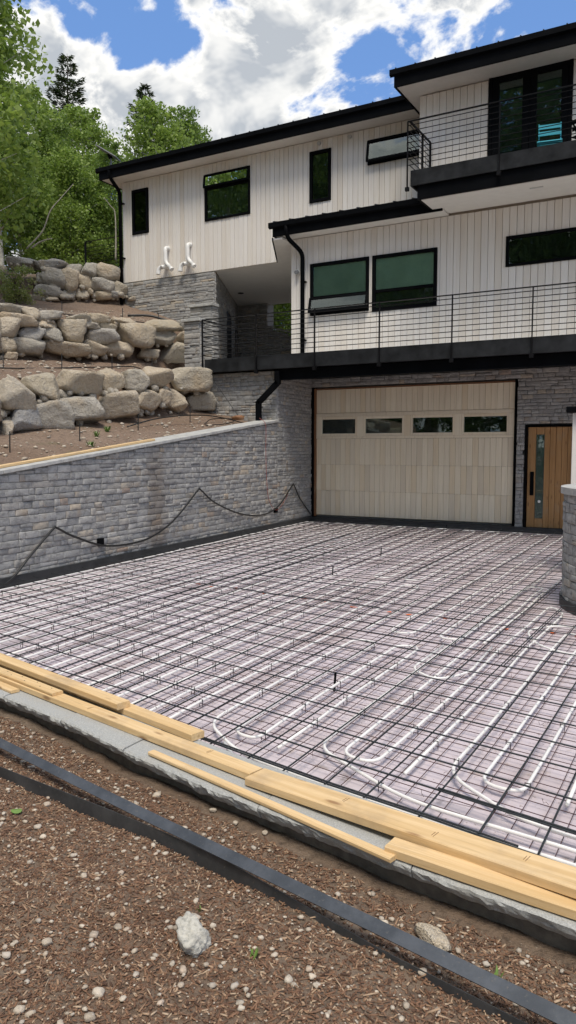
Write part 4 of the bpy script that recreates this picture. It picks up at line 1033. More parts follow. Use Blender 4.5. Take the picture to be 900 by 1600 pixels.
# ------------------------------------------------------------------ timber
def lumber(name, a, b, z, w, h, label, group=None, ends=True, marks=()):
    """a sawn board from a to b (centre line, world), resting with its underside at z"""
    a = Vector((a[0], a[1], z[0] if isinstance(z, tuple) else z)); b = Vector((b[0], b[1], z[1] if isinstance(z, tuple) else z))
    L = (b-a).length; d = (b-a).normalized(); s = Vector((0, 0, 1)).cross(d).normalized(); u = d.cross(s)
    n = max(2, int(L/.25)); g = random.Random(label); c = .004; V = []; bow = g.uniform(-.006, .006)
    prof = [(-w/2+c, 0), (w/2-c, 0), (w/2, c), (w/2, h-c), (w/2-c, h), (-w/2+c, h), (-w/2, h-c), (-w/2, c)]
    for i in range(n+1):
        x = L*i/n; k = bow*math.sin(math.pi*i/n)
        V += [(x, p+k, q) for p, q in prof]
    m = 8; F = [(i*m+k, (i+1)*m+k, (i+1)*m+(k+1) % m, i*m+(k+1) % m)[::-1] for i in range(n) for k in range(m)]+[tuple(range(m)), tuple(n*m+k for k in range(m))[::-1]]
    o = obj(name, mesh_np(name, V, F), M['pine']); R = Matrix((d, s, u)).transposed(); o.matrix_world = Matrix.Translation(a) @ R.to_4x4(); ORG[o.name] = a
    for (mx, my) in marks:
        mb = MB()
        for k in range(2): mb.obox((mx+.010*k, my, h+.0004), (1, .12, 0), (0, 1, 0), (0, 0, 1), .0010, .016+.006*k, .0004)
        q = obj('grade_stamp', mesh_np('grade_stamp', [tuple(v) for v in mb.v], mb.f), M['ink'], o)
    return setprops(o, label, 'timber board', group)
TB = 'loose timber boards on the kerb'
lumber('timber_board', (-6.0, 3.85), (-1.852, 2.972), .003, .089, .038, 'long pine board lying along the kerb from the left edge to the middle', TB, marks=((3.9, .01), (2.9, -.01), (1.5, .01)))
lumber('timber_board', (-1.845, 2.950), (.9, 2.445), (.003, .085), .14, .038, 'wide pine board along the lower right of the kerb, running out of the picture', TB, marks=((.5, .02), (.95, -.02), (1.3, .02)))
lumber('timber_board', (-6.2, 4.12), (-2.38, 3.232), .0032, .089, .038, 'pine board whose sawn end shows beside the nearest tube bend', TB)
lumber('timber_board', (-6.2, 4.07), (-2.98, 3.325), .0425, .089, .038, 'short pine board on top of the stack, its sawn end over the bed', TB)
nail = lumber('timber_board', (-5.0, 3.635), (-3.50, 3.315), .0425, .075, .019, 'thin pine board with a row of nail holes at the left edge', TB)
for k in range(9): 
    mb = MB().tube([(1.44-k*.09, .016*(-1)**k+.004*(k%3), .0186), (1.44-k*.09, .016*(-1)**k+.004*(k%3), .0196)], .005, 8); obj('nail_hole', mesh_np('nail_hole', [tuple(v) for v in mb.v], mb.f), M['dark'], nail)
lumber('timber_board', (-2.47, 2.955), (-1.02, 2.605), .003, .042, .019, 'thin narrow pine strip on the granite slabs', TB)
lumber('timber_board', (-1.06, 2.672), (-.15, 2.585), (.003, .003), .089, .038, 'pine board lying on the front edge of the kerb at lower right', TB)
lumber('timber_board', (-4.6, 3.47), (-3.86, 3.30), .003, .06, .019, 'short pine offcut on the kerb at the far left', TB)
def cap_at(y, dx): return Vector((wall_x(y)+dx, y, cap_z(y)+.033))
a, b = cap_at(5.0, -.12), cap_at(9.62, -.12)
lumber('timber_board', (a.x, a.y), (b.x, b.y), (a.z, b.z), .089, .032, 'long pine board lying on the coping of the retaining wall', None)

# ------------------------------------------------------------------ steel edging
def plate(pts, tilt, h, th, z0):
    """a long steel strip on edge; tilt leans its top away from the camera"""
    mb = MB(); P = []; n = len(pts)
    for i, (x, y) in enumerate(pts):
        d = Vector((pts[min(i+1, n-1)][0]-pts[max(i-1, 0)][0], pts[min(i+1, n-1)][1]-pts[max(i-1, 0)][1], 0)).normalized(); s = Vector((-d.y, d.x, 0))
        t = tilt(i/(n-1)) if callable(tilt) else tilt; up = Vector((0, 0, math.cos(t)))+s*math.sin(t); nr = s*math.cos(t)-Vector((0, 0, math.sin(t))); zb = z0(i/(n-1)) if callable(z0) else z0
        o = Vector((x, y, zb)); P += [o-nr*th/2, o+nr*th/2, o+nr*th/2+up*h, o-nr*th/2+up*h]
    return mb.add(P, [(4*i+k, 4*i+4+k, 4*i+4+(k+1) % 4, 4*i+(k+1) % 4)[::-1] for i in range(n-1) for k in range(4)]+[(0, 1, 2, 3), (4*n-1, 4*n-2, 4*n-3, 4*n-4)])
def poly(xs, ys, a, b, n):
    X = np.linspace(a, b, n); Y = np.interp(X, xs, ys)
    for _ in range(30): Y[1:-1] = .25*Y[:-2]+.5*Y[1:-1]+.25*Y[2:]
    return list(zip(X.tolist(), Y.tolist()))
A_ = [(lerp(-5, .8, i/79), 2.774+(lerp(-5, .8, i/79)+3.43)*-.2022+.006*math.sin(i*.13)) for i in range(80)]
B_ = poly([-5, -3.19, -1.873, -1.45, -.75, .8], [2.77, 2.601, 2.472, 2.375, 2.235, 1.925], -5, .8, 80)
top('steel_edging', plate(A_, lambda t: rad(58),   .047, .006, lambda t: -.072), M['steel'], (-2, 2.5, -.14), 'long grey steel edging strip lying tilted across the mulch', 'steel edging', 'steel edging strips')
top('steel_edging', plate(B_, lambda t: rad(12), .070, .006, lambda t: -.156 if t < .58 else lerp(-.156, -.195, min(1, (t-.58)/.12))), M['steel'], (-2, 2.4, -.14), 'dark steel edging strip standing on edge nearer the camera, closing under the other', 'steel edging', 'steel edging strips')

# ------------------------------------------------------------------ mulch, pebbles and odd things on the ground
def scatter_boxes(name, N, xr, yr, size, mat, base, label, cat, keep, zf, seed):
    g = np.random.default_rng(seed); x = g.uniform(*xr, N); y = g.uniform(*yr, N)
    k = np.array([keep(a, b) for a, b in zip(x, y)]); x = x[k]; y = y[k]; n = len(x); z = np.array([zf(a, b) for a, b in zip(x, y)])
    L = g.gamma(3.0, size[0]/3, n); W = size[1]*g.uniform(.5, 1.5, n); H = size[2]*g.uniform(.5, 1.4, n); yaw = g.uniform(0, 2*math.pi, n); pit = g.normal(0, .28, n)
    C8 = np.array([(i, j, k) for i in (-.5, .5) for j in (-.5, .5) for k in (-.5, .5)])
    P = np.stack([L, W, H], 1)[:, None, :]*C8[None]; P[:, 4:, 1] *= g.uniform(.2, 1, n)[:, None]
    c, s = np.cos(pit)[:, None], np.sin(pit)[:, None]; X = P[..., 0]*c-P[..., 2]*s; Z = P[..., 0]*s+P[..., 2]*c; Y = P[..., 1]
    c, s = np.cos(yaw)[:, None], np.sin(yaw)[:, None]; V = np.stack([X*c-Y*s+x[:, None], X*s+Y*c+y[:, None], Z+z[:, None]+H[:, None]*.4+(g.random(n)**2*.008)[:, None]], 2).reshape(-1, 3)
    F6 = np.array([(0, 1, 3, 2), (4, 6, 7, 5), (0, 4, 5, 1), (2, 3, 7, 6), (1, 5, 7, 3)]); F = (np.arange(n)[:, None, None]*8+F6[None]).reshape(-1, 4)
    o = obj(name, mesh_np(name, V-np.array(base), F), mat, None, base); return setprops(o, label, cat, None, 'stuff')
def seen(x, y, m=.05): return (y < kerb_y(x)-.02) and abs(math.degrees(math.atan2(-x, y))-29.5) < 25 and y > .9
scatter_boxes('mulch', 140000, (-4.8, .35), (1.0, 3.6), (.0145, .0048, .0028), M['chip'], (-1.5, 2, -.15), 'shredded brown bark mulch over the foreground soil', 'mulch',
              lambda x, y: seen(x, y) and noise.noise(Vector((x*1.6, y*1.6, 4)))+.35*noise.noise(Vector((x*6, y*6, 4)))+(.52 if kerb_y(x)-y > .35 else .05) > -.22*random.random()*2, soil_z, 5)
def scatter_stones(name, N, xr, yr, smin, smax, mat, base, label, cat, keep, zf, seed, sub=1):
    g = np.random.default_rng(seed); vs = [rock_verts(700+i, sub, 5, .06) for i in range(8)]; VV = []; FF = []; nb = 0
    for i in range(N):
        x, y = g.uniform(*xr), g.uniform(*yr)
        if not keep(x, y): continue
        V, Fs = vs[i % 8]; s = smin*(smax/smin)**(g.random()**2.2); a = g.uniform(0, 6.3); c, q = math.cos(a), math.sin(a)
        W = V*np.array([s*.5*g.uniform(.9, 1.6), s*.5, s*.36]); W = np.stack([W[:, 0]*c-W[:, 1]*q+x, W[:, 0]*q+W[:, 1]*c+y, W[:, 2]+zf(x, y)+s*.12+.005], 1)
        VV.append(W); FF.append(Fs+nb); nb += len(W)
    o = obj(name, mesh_np(name, np.vstack(VV)-np.array(base), np.vstack(FF)), mat, None, base); return setprops(o, label, cat, None, 'stuff')
scatter_stones('gravel', 5600, (-4.8, .35), (1.0, 3.6), .005, .022, M['pebble'], (-1.5, 2, -.15), 'fine pale gravel mixed into the foreground mulch', 'gravel', seen, soil_z, 6)
def hill_keep(x, y): return wall_x(y)-.5 > x and not (y > 13.8 and x > -11.8) and not (abs(x+9.9) < .3) and not (abs(x-R2X(y)) < .3)
scatter_stones('terrace_gravel', 2600, (-14.5, -8), (7, 16.5), .015, .08, M['pebble'], (-10, 11, 2), 'small pale stones strewn over the bare terrace soil', 'gravel', hill_keep, hill_z, 8)
PEB = [(-2.74,2.51,0.034),(-1.83,2.76,0.028),(-2.32,2.81,0.040),(-2.63,2.35,0.036),(-2.29,2.23,0.027),(-2.12,2.12,0.029),(-2.02,2.22,0.026),(-2.06,2.41,0.024),(-2.00,2.43,0.021),(-1.84,1.88,0.034),(-1.95,1.77,0.036),(-1.81,1.84,0.026),(-2.01,1.65,0.031),(-1.64,1.69,0.043),(-1.58,1.59,0.037),(-1.98,2.80,0.035),(-1.67,2.75,0.030),(-1.62,2.12,0.030),(-1.52,2.14,0.027),(-1.60,2.14,0.042),(-1.47,1.90,0.027),(-1.42,1.96,0.022),(-1.32,1.98,0.019),(-1.21,1.85,0.021),(-1.52,1.91,0.022),(-1.33,2.16,0.023),(-2.54,2.30,0.029),(-1.80,1.96,0.032),(-2.07,1.84,0.024),(-1.78,1.50,0.034),(-1.08,2.07,0.026),(-1.20,2.50,0.027),(-1.13,2.40,0.023),(-1.04,2.39,0.026),(-0.98,2.43,0.029),(-0.78,2.26,0.034),(-0.72,2.37,0.034),(-0.71,2.42,0.026),(-0.55,2.34,0.028),(-0.61,2.40,0.023),(-0.42,2.30,0.034),(-0.37,2.25,0.025),(-1.24,2.10,0.023),(-1.14,2.02,0.034),(-1.05,2.04,0.026),(-1.11,2.10,0.025),(-1.59,1.81,0.022)]
PLAB = {}
for (lx, ly), nm in (((-1.53, 2.03), 'the concrete lump'), ((-2.80, 2.38), 'the round green leaf'), ((-.80, 2.42), 'the flat brown stone below the kerb')):
    od = sorted(range(len(PEB)), key=lambda i: (PEB[i][0]-lx)**2+(PEB[i][1]-ly)**2); od = [i for i in od if i not in PLAB][:3]
    for i, w in zip(od, ('nearest', 'second nearest', 'third nearest')): PLAB[i] = 'small pale loose stone %s to %s' % (w, nm)
for i, (x, y, s) in enumerate(PEB):
    V, Fs = rock_verts(500+i, 2, 6, .06); g = random.Random(i); s *= .45
    W = V*np.array([s*g.uniform(.9, 1.3), s, s*.62]); z = soil_z(x, y)
    o = obj('pebble', mesh_np('pebble', W, Fs, False), M['pebble'], None, (x, y, z+s*.25+.006)); o.rotation_euler = (g.uniform(-.3, .3), g.uniform(-.3, .3), g.uniform(0, 6))
    setprops(o, PLAB.get(i, 'small pale stone lying loose in the brown mulch'), 'stone', 'loose stones in the mulch')
V, Fs = rock_verts(77, 3, 6, .06); W = V*np.array([.075, .035, .03])
o = obj('flat_stone', mesh_np('flat_stone', W, Fs), M['boulder'], None, (-.80, 2.42, soil_z(-.80, 2.42)+.025)); o.rotation_euler = (.3, .1, -.5); setprops(o, 'flat brown stone leaning in the soil below the kerb at right', 'stone')
# lump of broken concrete
V, Fs = rock_verts(12, 4, 8, .10, .95); nn = np.array([noise.fractal(Vector(v*5), .55, 2.1, 5) for v in V]); n2 = np.array([noise.noise(Vector(v*17)) for v in V]); V = V*(1+.15*nn+.05*n2)[:, None]
W = V*np.array([.050, .088, .050]); W[:, 0] *= 1.05-.28*(W[:, 1]/.088); W[:, 2] *= 1.0-.15*(W[:, 1]/.088)
o = obj('concrete_lump', mesh_np('concrete_lump', W, Fs), M['rock'], None, (-1.53, 2.03, soil_z(-1.53, 2.03)+.035)); o.rotation_euler = (.12, 0, rad(58)); setprops(o, 'jagged pale lump of broken concrete lying on the mulch', 'concrete lump')
top('stick', MB().tube([(-1.47, 2.51, soil_z(-1.47, 2.51)+.012), (-1.40, 2.505, -.135), (-1.33, 2.48, -.14), (-1.27, 2.48, soil_z(-1.27, 2.48)+.012)], [.006, .008, .007, .005], 7), M['darkbark'], (-1.4, 2.5, -.15), 'short brown stick on the soil between kerb and steel strip', 'stick')
def leaf(x, y, r, label):
    z = soil_z(x, y)+.012; n = 12; mb = MB(); P = [(x, y, z+.004)]+[(x+r*math.cos(2*math.pi*k/n)*1.3, y+r*math.sin(2*math.pi*k/n), z+.003*math.sin(4*math.pi*k/n)) for k in range(n)]+[(x+r*math.cos(2*math.pi*k/n)*1.3, y+r*math.sin(2*math.pi*k/n), z-.002) for k in range(n)]
    mb.add(P, [(0, 1+k, 1+(k+1) % n) for k in range(n)]+[(1+k, 1+n+k, 1+n+(k+1) % n, 1+(k+1) % n) for k in range(n)]); top('fallen_leaf', mb, M['greenleaf'], (x, y, z), label, 'leaf')
leaf(-2.80, 2.38, .022, 'round green leaf lying by the steel strip at the left edge')
def sprig(x, y, h, n, label, seed, z=None):
    g = random.Random(seed); z = soil_z(x, y) if z is None else z; mb = MB()
    for k in range(n):
        a = g.uniform(0, 6.3); l = h*g.uniform(.6, 1); d = Vector((math.cos(a)*.6, math.sin(a)*.6, 1)).normalized(); s = d.cross(Vector((0, 0, 1))).normalized()*h*.09; p = Vector((x+g.uniform(-.2, .2)*h, y+g.uniform(-.2, .2)*h, z))
        mb.add([p-s*.4, p+s*.4, p+d*l*.6+s, p+d*l*.6-s, p+d*l], [(0, 1, 2, 3), (3, 2, 4)])
    top('grass_tuft', mb, M['greenleaf'], (x, y, z), label, 'grass tuft')
sprig(-1.30, 2.06, .045, 7, 'tiny green sprout beside the concrete lump', 1)
sprig(-1.62, 2.20, .03, 5, 'tiny green sprout left of the concrete lump', 2)
sprig(-.57, 2.36, .05, 7, 'small green sprout between kerb and steel strip at right', 4)
for k, (y, dx, w) in enumerate(((9.6, -1.0, 'left'), (10.0, -1.1, 'middle'), (9.0, -.6, 'right'))):
    x = wall_x(y)+dx-.3; sprig(x, y, .13, 26, 'green weed tuft on the slope above the retaining wall, %s of three' % w, 10+k, hill_z(x, y)-.01)

# ------------------------------------------------------------------ hoses, cords, stakes on the slope
def rounded(pts, n=6):
    """Catmull-Rom through the points"""
    P = [Vector(p) for p in pts]; P = [P[0]*2-P[1]]+P+[P[-1]*2-P[-2]]; out = []
    for i in range(1, len(P)-2):
        for k in range(n):
            t = k/n; a, b, c, d = P[i-1:i+3]; out.append(.5*((2*b)+(c-a)*t+(2*a-5*b+4*c-d)*t*t+(3*b-a-3*c+d)*t**3))
    return out+[P[-2]]
hs = [(5.6, -.10), (6.25, -.07), (6.68, .22), (7.09, .51), (7.17, .52), (7.51, .37), (8.18, .17), (9.02, .15), (9.62, .28), (10.08, .49), (10.64, .84), (10.74, .84), (11.22, .59), (12.16, .32), (13.09, .23), (13.82, .36), (14.48, .74), (14.6, .75), (14.9, .46), (15.5, .06)]
top('black_hose', MB().tube(rounded([(wall_x(y)+.085, y, z) for y, z in hs]), .015, 8), M['hose'], (wall_x(10)+.08, 10, .2), 'black hose looped in swags along the face of the retaining wall', 'hose', None, True)
rc = [(13.21, 2.16), (13.21, 2.02), (13.22, 1.5), (13.25, 1.0), (13.35, .52), (13.7, .28), (14.1, .45), (14.3, .62)]
top('red_cord', MB().tube(rounded([(wall_x(y)+(.09 if z < 2.1 else -.05), y, z) for y, z in rc]), .005, 6), M['red'], (wall_x(13.3)+.09, 13.3, .3), 'thin red cord hanging down the retaining wall near the garage', 'cord')
for i, (x, y, w) in enumerate([(-8.76, 7.52, 'at the far left edge'), (-8.93, 9.05, 'second from the left'), (-9.1, 10.66, 'third from the left'), (-9.2, 12.33, 'nearest to the house')]):
    z = hill_z(x, y); top('drip_stake', MB().bar((x, y, z-.05), (x+.01, y, z+.30), .009, 6), M['hose'], (x, y, z), 'thin black stake on the lowest slope above the retaining wall, '+w, 'stake', 'stakes on the slopes')
for i, (x, y, w) in enumerate([(-11.15, 9.48, 'at the far left edge'), (-11.11, 10.83, 'second from the left'), (-11.06, 12.17, 'third from the left'), (-11.02, 13.4, 'nearest to the deck')]):
    z = hill_z(x, y); top('drip_stake', MB().bar((x, y, z-.05), (x, y+.01, z+.30), .009, 6), M['hose'], (x, y, z), 'thin black stake on the middle slope between boulder walls, '+w, 'stake', 'stakes on the slopes')
for i, (x, y, w) in enumerate([(-13.7, 13.4, 'left'), (-12.9, 14.6, 'middle'), (-12.6, 15.6, 'right')]):
    z = hill_z(x, y); top('drip_stake', MB().bar((x, y, z-.05), (x, y+.01, z+.28), .009, 6), M['hose'], (x, y, z), 'thin black stake on the upper slope below the house wall, %s one of three' % w, 'stake', 'stakes on the slopes')
def ground_hose(pts, label, r=.012): top('drip_hose', MB().tube(rounded([(x, y, hill_z(x, y)+.02+dz) for x, y, dz in pts]), r, 6), M['hose'], (pts[0][0], pts[0][1], hill_z(*pts[0][:2])), label, 'hose', None, True)
ground_hose([(-11.2, 8.6, 0), (-11.1, 9.6, .01), (-11.15, 10.6, 0), (-11.2, 11.6, 0), (-11.35, 12.4, .02), (-11.3, 13.3, 0), (-11.3, 14.0, 0)], 'thin black drip hose lying along the middle slope')
ground_hose([(-9.3, 10.6, 0), (-9.2, 11.2, .10), (-9.1, 11.9, .16), (-9.0, 12.6, .14), (-8.9, 13.2, .05), (-8.75, 13.55, 0)], 'black hose arching over the lowest slope near the deck wall')
ground_hose([(-8.9, 12.4, 0), (-9.05, 12.9, .05), (-8.85, 13.4, .06), (-8.7, 12.9, .02), (-8.8, 12.3, 0)], 'coil of thin black hose at the right end of the lowest slope', .009)
ground_hose([(-13.4, 12.0, 0), (-13.0, 13.2, .01), (-12.8, 14.2, 0), (-12.5, 15.2, .01)], 'thin black drip hose above the middle boulder wall')
ground_hose([(-13.6, 15.6, .02), (-13.1, 15.9, .12), (-12.6, 16.2, .05), (-12.3, 16.5, .1)], 'tangle of black drain hose by the stone foot of the house', .03)
top('guy_line', MB().bar((-9.62, 13.58, 3.14), (-8.62, 13.2, 2.2), .006, 6), M['hose'], (-8.62, 13.2, 2.15), 'taut black line from the deck corner down to the retaining wall', 'cord')
V, Fs = rock_verts(5, 2, 4, .2); W = V*np.array([.13, .09, .05])
o = obj('rag', mesh_np('rag', W, Fs, True), M['orange'], None, (-8.55, 13.05, 2.17)); setprops(o, 'small crumpled orange brown rag on the coping near the deck', 'rag')
o.data.materials.clear(); o.data.materials.append(M['jamb'])

# ------------------------------------------------------------------ things on the house
dish = thing('satellite_dish', (-15.3, 16.95, 9.32), 'flat grey rectangular antenna panel tilted on a short mast at the roof corner', 'antenna')
MB().bar((-15.3, 16.95, 9.3), (-15.3, 16.95, 9.70), .022, 8).build('mast', M['grey'], dish)
MB().obox((-15.35, 16.9, 9.80), Vector((.80, .30, -.52)).normalized(), Vector((-.35, .94, 0)).normalized(), Vector((.80, .30, -.52)).normalized().cross(Vector((-.35, .94, 0)).normalized()), .34, .20, .016, .008).build('panel', M['grey'], dish)
MB().sqbar((-15.30, 16.95, 9.66), (-15.34, 16.92, 9.79), .04).build('bracket', M['black'], dish)

fr = thing('side_railing', (-16.2, 17.7, 6.7), 'black horizontal bar railing above the topmost boulder wall left of the house', 'railing')
for x in (-17.05, -15.5): MB().sqbar((x, 17.7, 6.55), (x, 17.7, 7.76), .022).build('post', M['blackrail'], fr)
MB().sqbar((-17.07, 17.7, 7.77), (-15.48, 17.7, 7.77), (.022, .008)).build('top_rail', M['blackrail'], fr)
for k in range(8): MB().bar((-17.05, 17.7, 6.80+.112*k), (-15.5, 17.7, 6.80+.112*k), .007).build('bar', M['blackrail'], fr)
top('stone_plinth', MB().box(-15.75, -15.1, 17.3, 17.9, 5.6, 6.72, .02), M['coping'], (-15.4, 17.6, 5.6), 'low pale plinth between the side railing and the downspout', 'plinth')

def chair(x, y, z, ang, mat, label):
    t = thing('folding_chair', (x, y, z), label, 'chair', 'folding chairs on the upper balcony'); c, s = math.cos(ang), math.sin(ang)
    def P(u, v, w): return Vector((x+u*c-v*s, y+u*s+v*c, z+w))
    ax, ay = Vector((c, s, 0)), Vector((-s, c, 0))
    for k in range(5): MB().obox(P(0, -.17+.085*k, .34), ax, ay, (0, 0, 1), .22, .036, .008).build('seat_slat', mat, t)
    for k in range(2): MB().obox(P(0, .21+.02*k, .47+.11*k), ax, Vector((ay.x*.2, ay.y*.2, .98)), ay, .20, .035, .007).build('back_slat', mat, t)
    for u in (-.19, .19):
        MB().sqbar(P(u, -.20, 0), P(u, .24, .63), .010).build('frame_leg', mat, t); MB().sqbar(P(u*.9, .22, 0), P(u*.9, -.18, .33), .010).build('frame_leg', mat, t)
    return t
chair(-3.05, 15.28, 6.845, rad(190), M['turquoise'], 'turquoise slatted folding chair in front of the balcony doors')
chair(-2.35, 15.2, 6.845, rad(150), M['black'], 'dark folding chair at the right end of the balcony')

# ------------------------------------------------------------------ trees
def tube_np(mb, pts, rr, n): mb.tube(pts, rr, n, False)
def leaf_cloud(centres, radii, per, size, seed, droop=.0):
    g = np.random.default_rng(seed); C = np.repeat(centres, per, 0); R = np.repeat(radii, per)[:, None]
    d = g.normal(0, 1, C.shape); d /= np.linalg.norm(d, axis=1)[:, None]; P = C+d*R*(g.random((len(C), 1))**.5)*np.array([1, 1, .8])
    n = len(P); N = g.normal(0, 1, (n, 3)); N[:, 2] += .5; N /= np.linalg.norm(N, axis=1)[:, None]
    T = np.cross(N, g.normal(0, 1, (n, 3))); T /= np.linalg.norm(T, axis=1)[:, None]; B = np.cross(N, T)
    s = (size*g.uniform(.6, 1.3, n))[:, None]
    V = np.stack([P-T*s, P-B*s*.75+N*s*.12, P+T*s*1.05, P+B*s*.75+N*s*.12], 1).reshape(-1, 3)
    return V, np.arange(n*4).reshape(n, 4)

def aspen_parts(H, seed, spread=.19, bare=.22, nl=52, per=105, ls=.064, crad=.70):
    g = random.Random(seed); tr = MB(); lean = (g.uniform(-.04, .04), g.uniform(-.04, .04)); pts = []; rr = []
    for i in range(10):
        t = i/9; pts.append((lean[0]*H*t+.12*math.sin(t*5+seed), lean[1]*H*t+.1*math.cos(t*4+seed)-.1, H*t*.97-.4)); rr.append(max(.012, .013*H*(1-t)**.9))
    tr.tube(pts, rr, 8, False); cen = []; rad_ = []
    for k in range(nl):
        t = bare+(1-bare)*(k+.5)/nl; f = min(.999, t)*9; i = int(f); p = Vector(pts[i]).lerp(Vector(pts[min(i+1, 9)]), f-i)
        prof = (1-t)**.55*min(1, (t-bare+.12)/.22); L = H*spread*prof*g.uniform(.55, 1.25)+.25; a = k*2.399+g.uniform(-.5, .5)
        d = Vector((math.cos(a), math.sin(a), g.uniform(.25, .75))).normalized(); e = p+d*L; m = p+d*L*.5+Vector((0, 0, -.06*L))
        tr.tube([p, m, e], [max(.008, .004*H*(1-t)+.008), .012, .005], 5, False)
        for q in (.55, .8, 1.0):
            if q < 1 and L < .8 and q < .7: continue
            c = p.lerp(e, q)+Vector((g.uniform(-.3, .3), g.uniform(-.3, .3), g.uniform(-.2, .25))); cen.append(tuple(c)); rad_.append(crad*g.uniform(.6, 1.2)*(.6+.4*q)*(.6 if t > .92 else 1))
    V, F = leaf_cloud(np.array(cen), np.array(rad_), per, ls, seed)
    tm = mesh_np('trunk', np.array([tuple(v) for v in tr.v]), tr.f, True); tm.materials.append(M['bark'])
    return tm, mesh_np('crown', V, F)

def conifer_parts(H, seed):
    g = random.Random(seed); tr = MB(); tr.tube([(0, 0, -.4), (.03, 0, H*.5), (0, .02, H)], [.018*H, .010*H, .006], 7, False); C = []; R = []; Vs = []
    gg = np.random.default_rng(seed); Pts = []; Dir = []
    t = .12
    while t < .995:
        n = 6 if t < .9 else 4; Lm = (1-t)**.8*H*.27+.10
        for k in range(n):
            a = g.uniform(0, 6.28); L = Lm*g.uniform(.65, 1.15); up = lerp(-.22, .35, t); p = Vector((0, 0, H*t)); d = Vector((math.cos(a), math.sin(a), up)); e = p+d*L; m = p+d*L*.55+Vector((0, 0, -.05*L))
            tr.tube([p, m, e], [.02*(1-t)+.008, .010, .004], 4, False)
            nn = int(90*L)+20; s = gg.random(nn)**.7
            for q in s:
                c = p.lerp(m, q*2) if q < .5 else m.lerp(e, q*2-1); w = .24*L*(1-q)+.07; sd = Vector((-d.y, d.x, 0)).normalized()*gg.uniform(-1, 1)*w
                Pts.append(c+sd+Vector((0, 0, gg.uniform(-.10, .03)))); Dir.append((d.normalized()*.7+sd*1.2/max(w, .05)*.5+Vector((0, 0, gg.uniform(-.5, .1)))).normalized())
        t += .30/H*(1.25-t*.5)
    P = np.array([tuple(p) for p in Pts]); D = np.array([tuple(d) for d in Dir]); n = len(P); U = gg.normal(0, .5, (n, 3)); U[:, 2] += 1; S_ = np.cross(D, U); S_ /= np.linalg.norm(S_, axis=1)[:, None]
    l = gg.uniform(.07, .16, n)[:, None]; w = .022
    V = np.stack([P-S_*w, P+S_*w, P+D*l+S_*w*.3, P+D*l-S_*w*.3], 1).reshape(-1, 3)
    tm = mesh_np('trunk', np.array([tuple(v) for v in tr.v]), tr.f, True); tm.materials.append(M['darkbark']); return tm, mesh_np('crown', V, np.arange(n*4).reshape(n, 4))

ASP = [aspen_parts(10, 1), aspen_parts(9.0, 2, .23), aspen_parts(11, 3, .17), aspen_parts(7, 4, .27, .08, 46, 140)]
for i, (tm, cm_) in enumerate(ASP): cm_.materials.append(M['leaf'] if i in (0, 2) else M['leaf2'])
CON = [conifer_parts(9, 5), conifer_parts(8, 6)]
for tm, cm_ in CON: cm_.materials.append(M['needle'])
def place(parts, name, loc, sc, rz, label, group, cat='tree'):
    t = thing(name, loc, label, cat, group); t.rotation_euler = (0, 0, rz); t.scale = (sc, sc, sc)
    for nm, me in zip(('trunk', 'crown'), parts): obj(nm, me, None, t)
    return t
def polar(u, D):                                        # bearing of an image column, distance on the ground
    a = rad(29.5)-math.atan((u-450)/1204.0); return (-D*math.sin(a), D*math.cos(a))
GT = 'trees on the hill behind the house'
def z_of(v, D): return 1.55+(701-v)/1204.0*D
TREES = [('asp', 0, 10, 26, 95, 'tall dense aspen at the far left edge of the hill'),
         ('asp', 1, 55, 30, 165, 'broad aspen second from the left edge'),
         ('asp', 3, 35, 27, 250, 'low bushy aspen at the left above the flowering shrub'),
         ('asp', 2, 95, 31, 205, 'slim aspen standing left of the nearer spruce tip'),
         ('asp', 3, 120, 28.5, 262, 'bushy aspen above the topmost boulder wall'),
         ('asp', 1, 145, 33, 185, 'light green aspen just right of the left spruce'),
         ('asp', 0, 172, 29, 245, 'aspen beside the antenna at the roof corner'),
         ('asp', 3, 85, 28, 330, 'low leafy aspen filling the gap above the boulders'),
         ('asp', 3, 165, 29, 330, 'leafy sapling behind the black side railing'),
         ('asp', 1, 262, 40, 168, 'light green aspen rising behind the roof'),
         ('asp', 2, 285, 44, 182, 'slender aspen at the right behind the roof'),
         ('asp', 2, 310, 46, 205, 'small aspen tip just above the roof line, rightmost'),
         ('asp', 3, 437, 30, 380, 'green tree seen through the covered passage'),
         ('asp', 3, 452, 34, 380, 'second tree behind the covered passage, farther right'),
         ('con', 0, 118, 42, 132, 'dark spruce with a pointed tip between the left aspens'),
         ('con', 1, 235, 44, 166, 'dark spruce leaning out behind the roof'),
         ('asp', 1, -52, 19, -110, 'tall aspen beyond the left edge reaching branches into the sky')]
for k, (kind, i, u, D, v, lab) in enumerate(TREES):
    x, y = polar(u, D); zt = z_of(v, D); parts, H = (ASP[i], (10, 9, 11, 7)[i]) if kind == 'asp' else (CON[i], (9, 8)[i])
    zb = hill_z(x, y)-.2 if x < -9 else 3
    if kind == 'asp' and u in (437, 452): zb = 2.5
    sc = (zt-zb)/H
    if sc > 1.75: sc = 1.45; zb = zt-sc*H
    place(parts, 'aspen_tree' if kind == 'asp' else 'spruce_tree', (x, y, zb), sc, k*1.7, lab, GT)
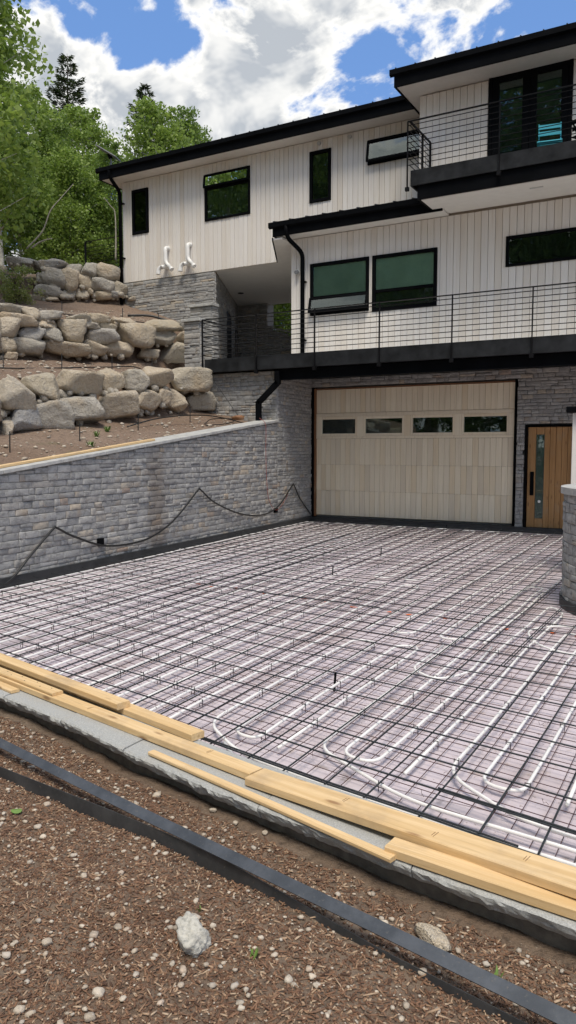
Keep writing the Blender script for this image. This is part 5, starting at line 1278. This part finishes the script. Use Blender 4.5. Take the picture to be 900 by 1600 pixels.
# trees across the road, behind the camera: the windows mirror them
for k, (x, y, i, sc) in enumerate([(-34, -9, 0, 2.3), (-29, -13, 1, 2.6), (-24, -10, 2, 2.2), (-19, -13, 0, 2.5), (-14.5, -10, 1, 2.5), (-10.5, -13, 2, 2.3), (-6.5, -11, 0, 2.3), (-2, -14, 1, 2.6), (-39, -14, 2, 2.4), (-44, -8, 1, 2.4), (-27, -18, 2, 2.6), (-17, -19, 0, 2.8), (-8, -8, 3, 1.1), (-12, -9, 3, 1.2), (-4.5, -9, 3, 1.1), (-16.5, -8.5, 3, 1.2), (-20.5, -10, 3, 1.2)]):
    place(ASP[i], 'aspen_tree', (x, y, -.4), sc, k*2.1, 'tall aspen across the road, seen only mirrored in the house windows', 'trees mirrored in the windows')
# bare pale branches in front of the thicket
def branch(pts, label):
    top('bare_branch', MB().tube(rounded(pts), [.020*(1-i/(len(pts)*6)) +.004 for i in range((len(pts)-1)*6+1)], 7), M['twig'], pts[0], label, 'branch', None, True)
def at(u, v, D): x, y = polar(u, D); return (x, y, z_of(v, D))
branch([at(50, 412, 22.5), at(75, 385, 22.5), at(88, 355, 22.5), at(105, 335, 22.6), at(124, 314, 22.7)], 'bare pale branch slanting up left of the side railing')
branch([at(58, 410, 22.4), at(72, 400, 22.4), at(90, 394, 22.4)], 'short bare pale branch lying low above the boulders')
branch([at(186, 420, 21.8), at(187, 380, 21.9), at(186, 350, 22), at(180, 342, 22), at(170, 330, 22)], 'pale slender trunk close to the downspout')

sh = thing('flowering_shrub', (-16.2, 14.25, 5.45), 'green leafy shrub with pale blossom at the left of the topmost boulders', 'shrub')
g = np.random.default_rng(3); zc = hill_z(-16.0, 14.2)
cen = np.stack([g.normal(0, .22, 60), g.normal(0, .22, 60), g.uniform(.05, .95, 60)], 1); V, F = leaf_cloud(cen, np.full(60, .16), 70, .022, 4)
me = mesh_np('foliage', V, F); o = obj('foliage', me, M['shrub'], sh); sh.location.z = zc; ORG[sh.name].z = zc
sm = MB(); g2 = random.Random(4)
for k in range(16): sm.tube([(0, 0, -.05), (g2.uniform(-.15, .15), g2.uniform(-.15, .15), .45), (g2.uniform(-.3, .3), g2.uniform(-.3, .3), .95)], [.012, .008, .004], 5, False)
obj('stem', mesh_np('stem', np.array([tuple(v) for v in sm.v]), sm.f), M['darkbark'], sh)
V, F = leaf_cloud(cen[cen[:, 2] > .25], np.full((cen[:, 2] > .25).sum(), .17), 10, .02, 9); obj('blossom', mesh_np('blossom', V, F), M['pebble'], sh)
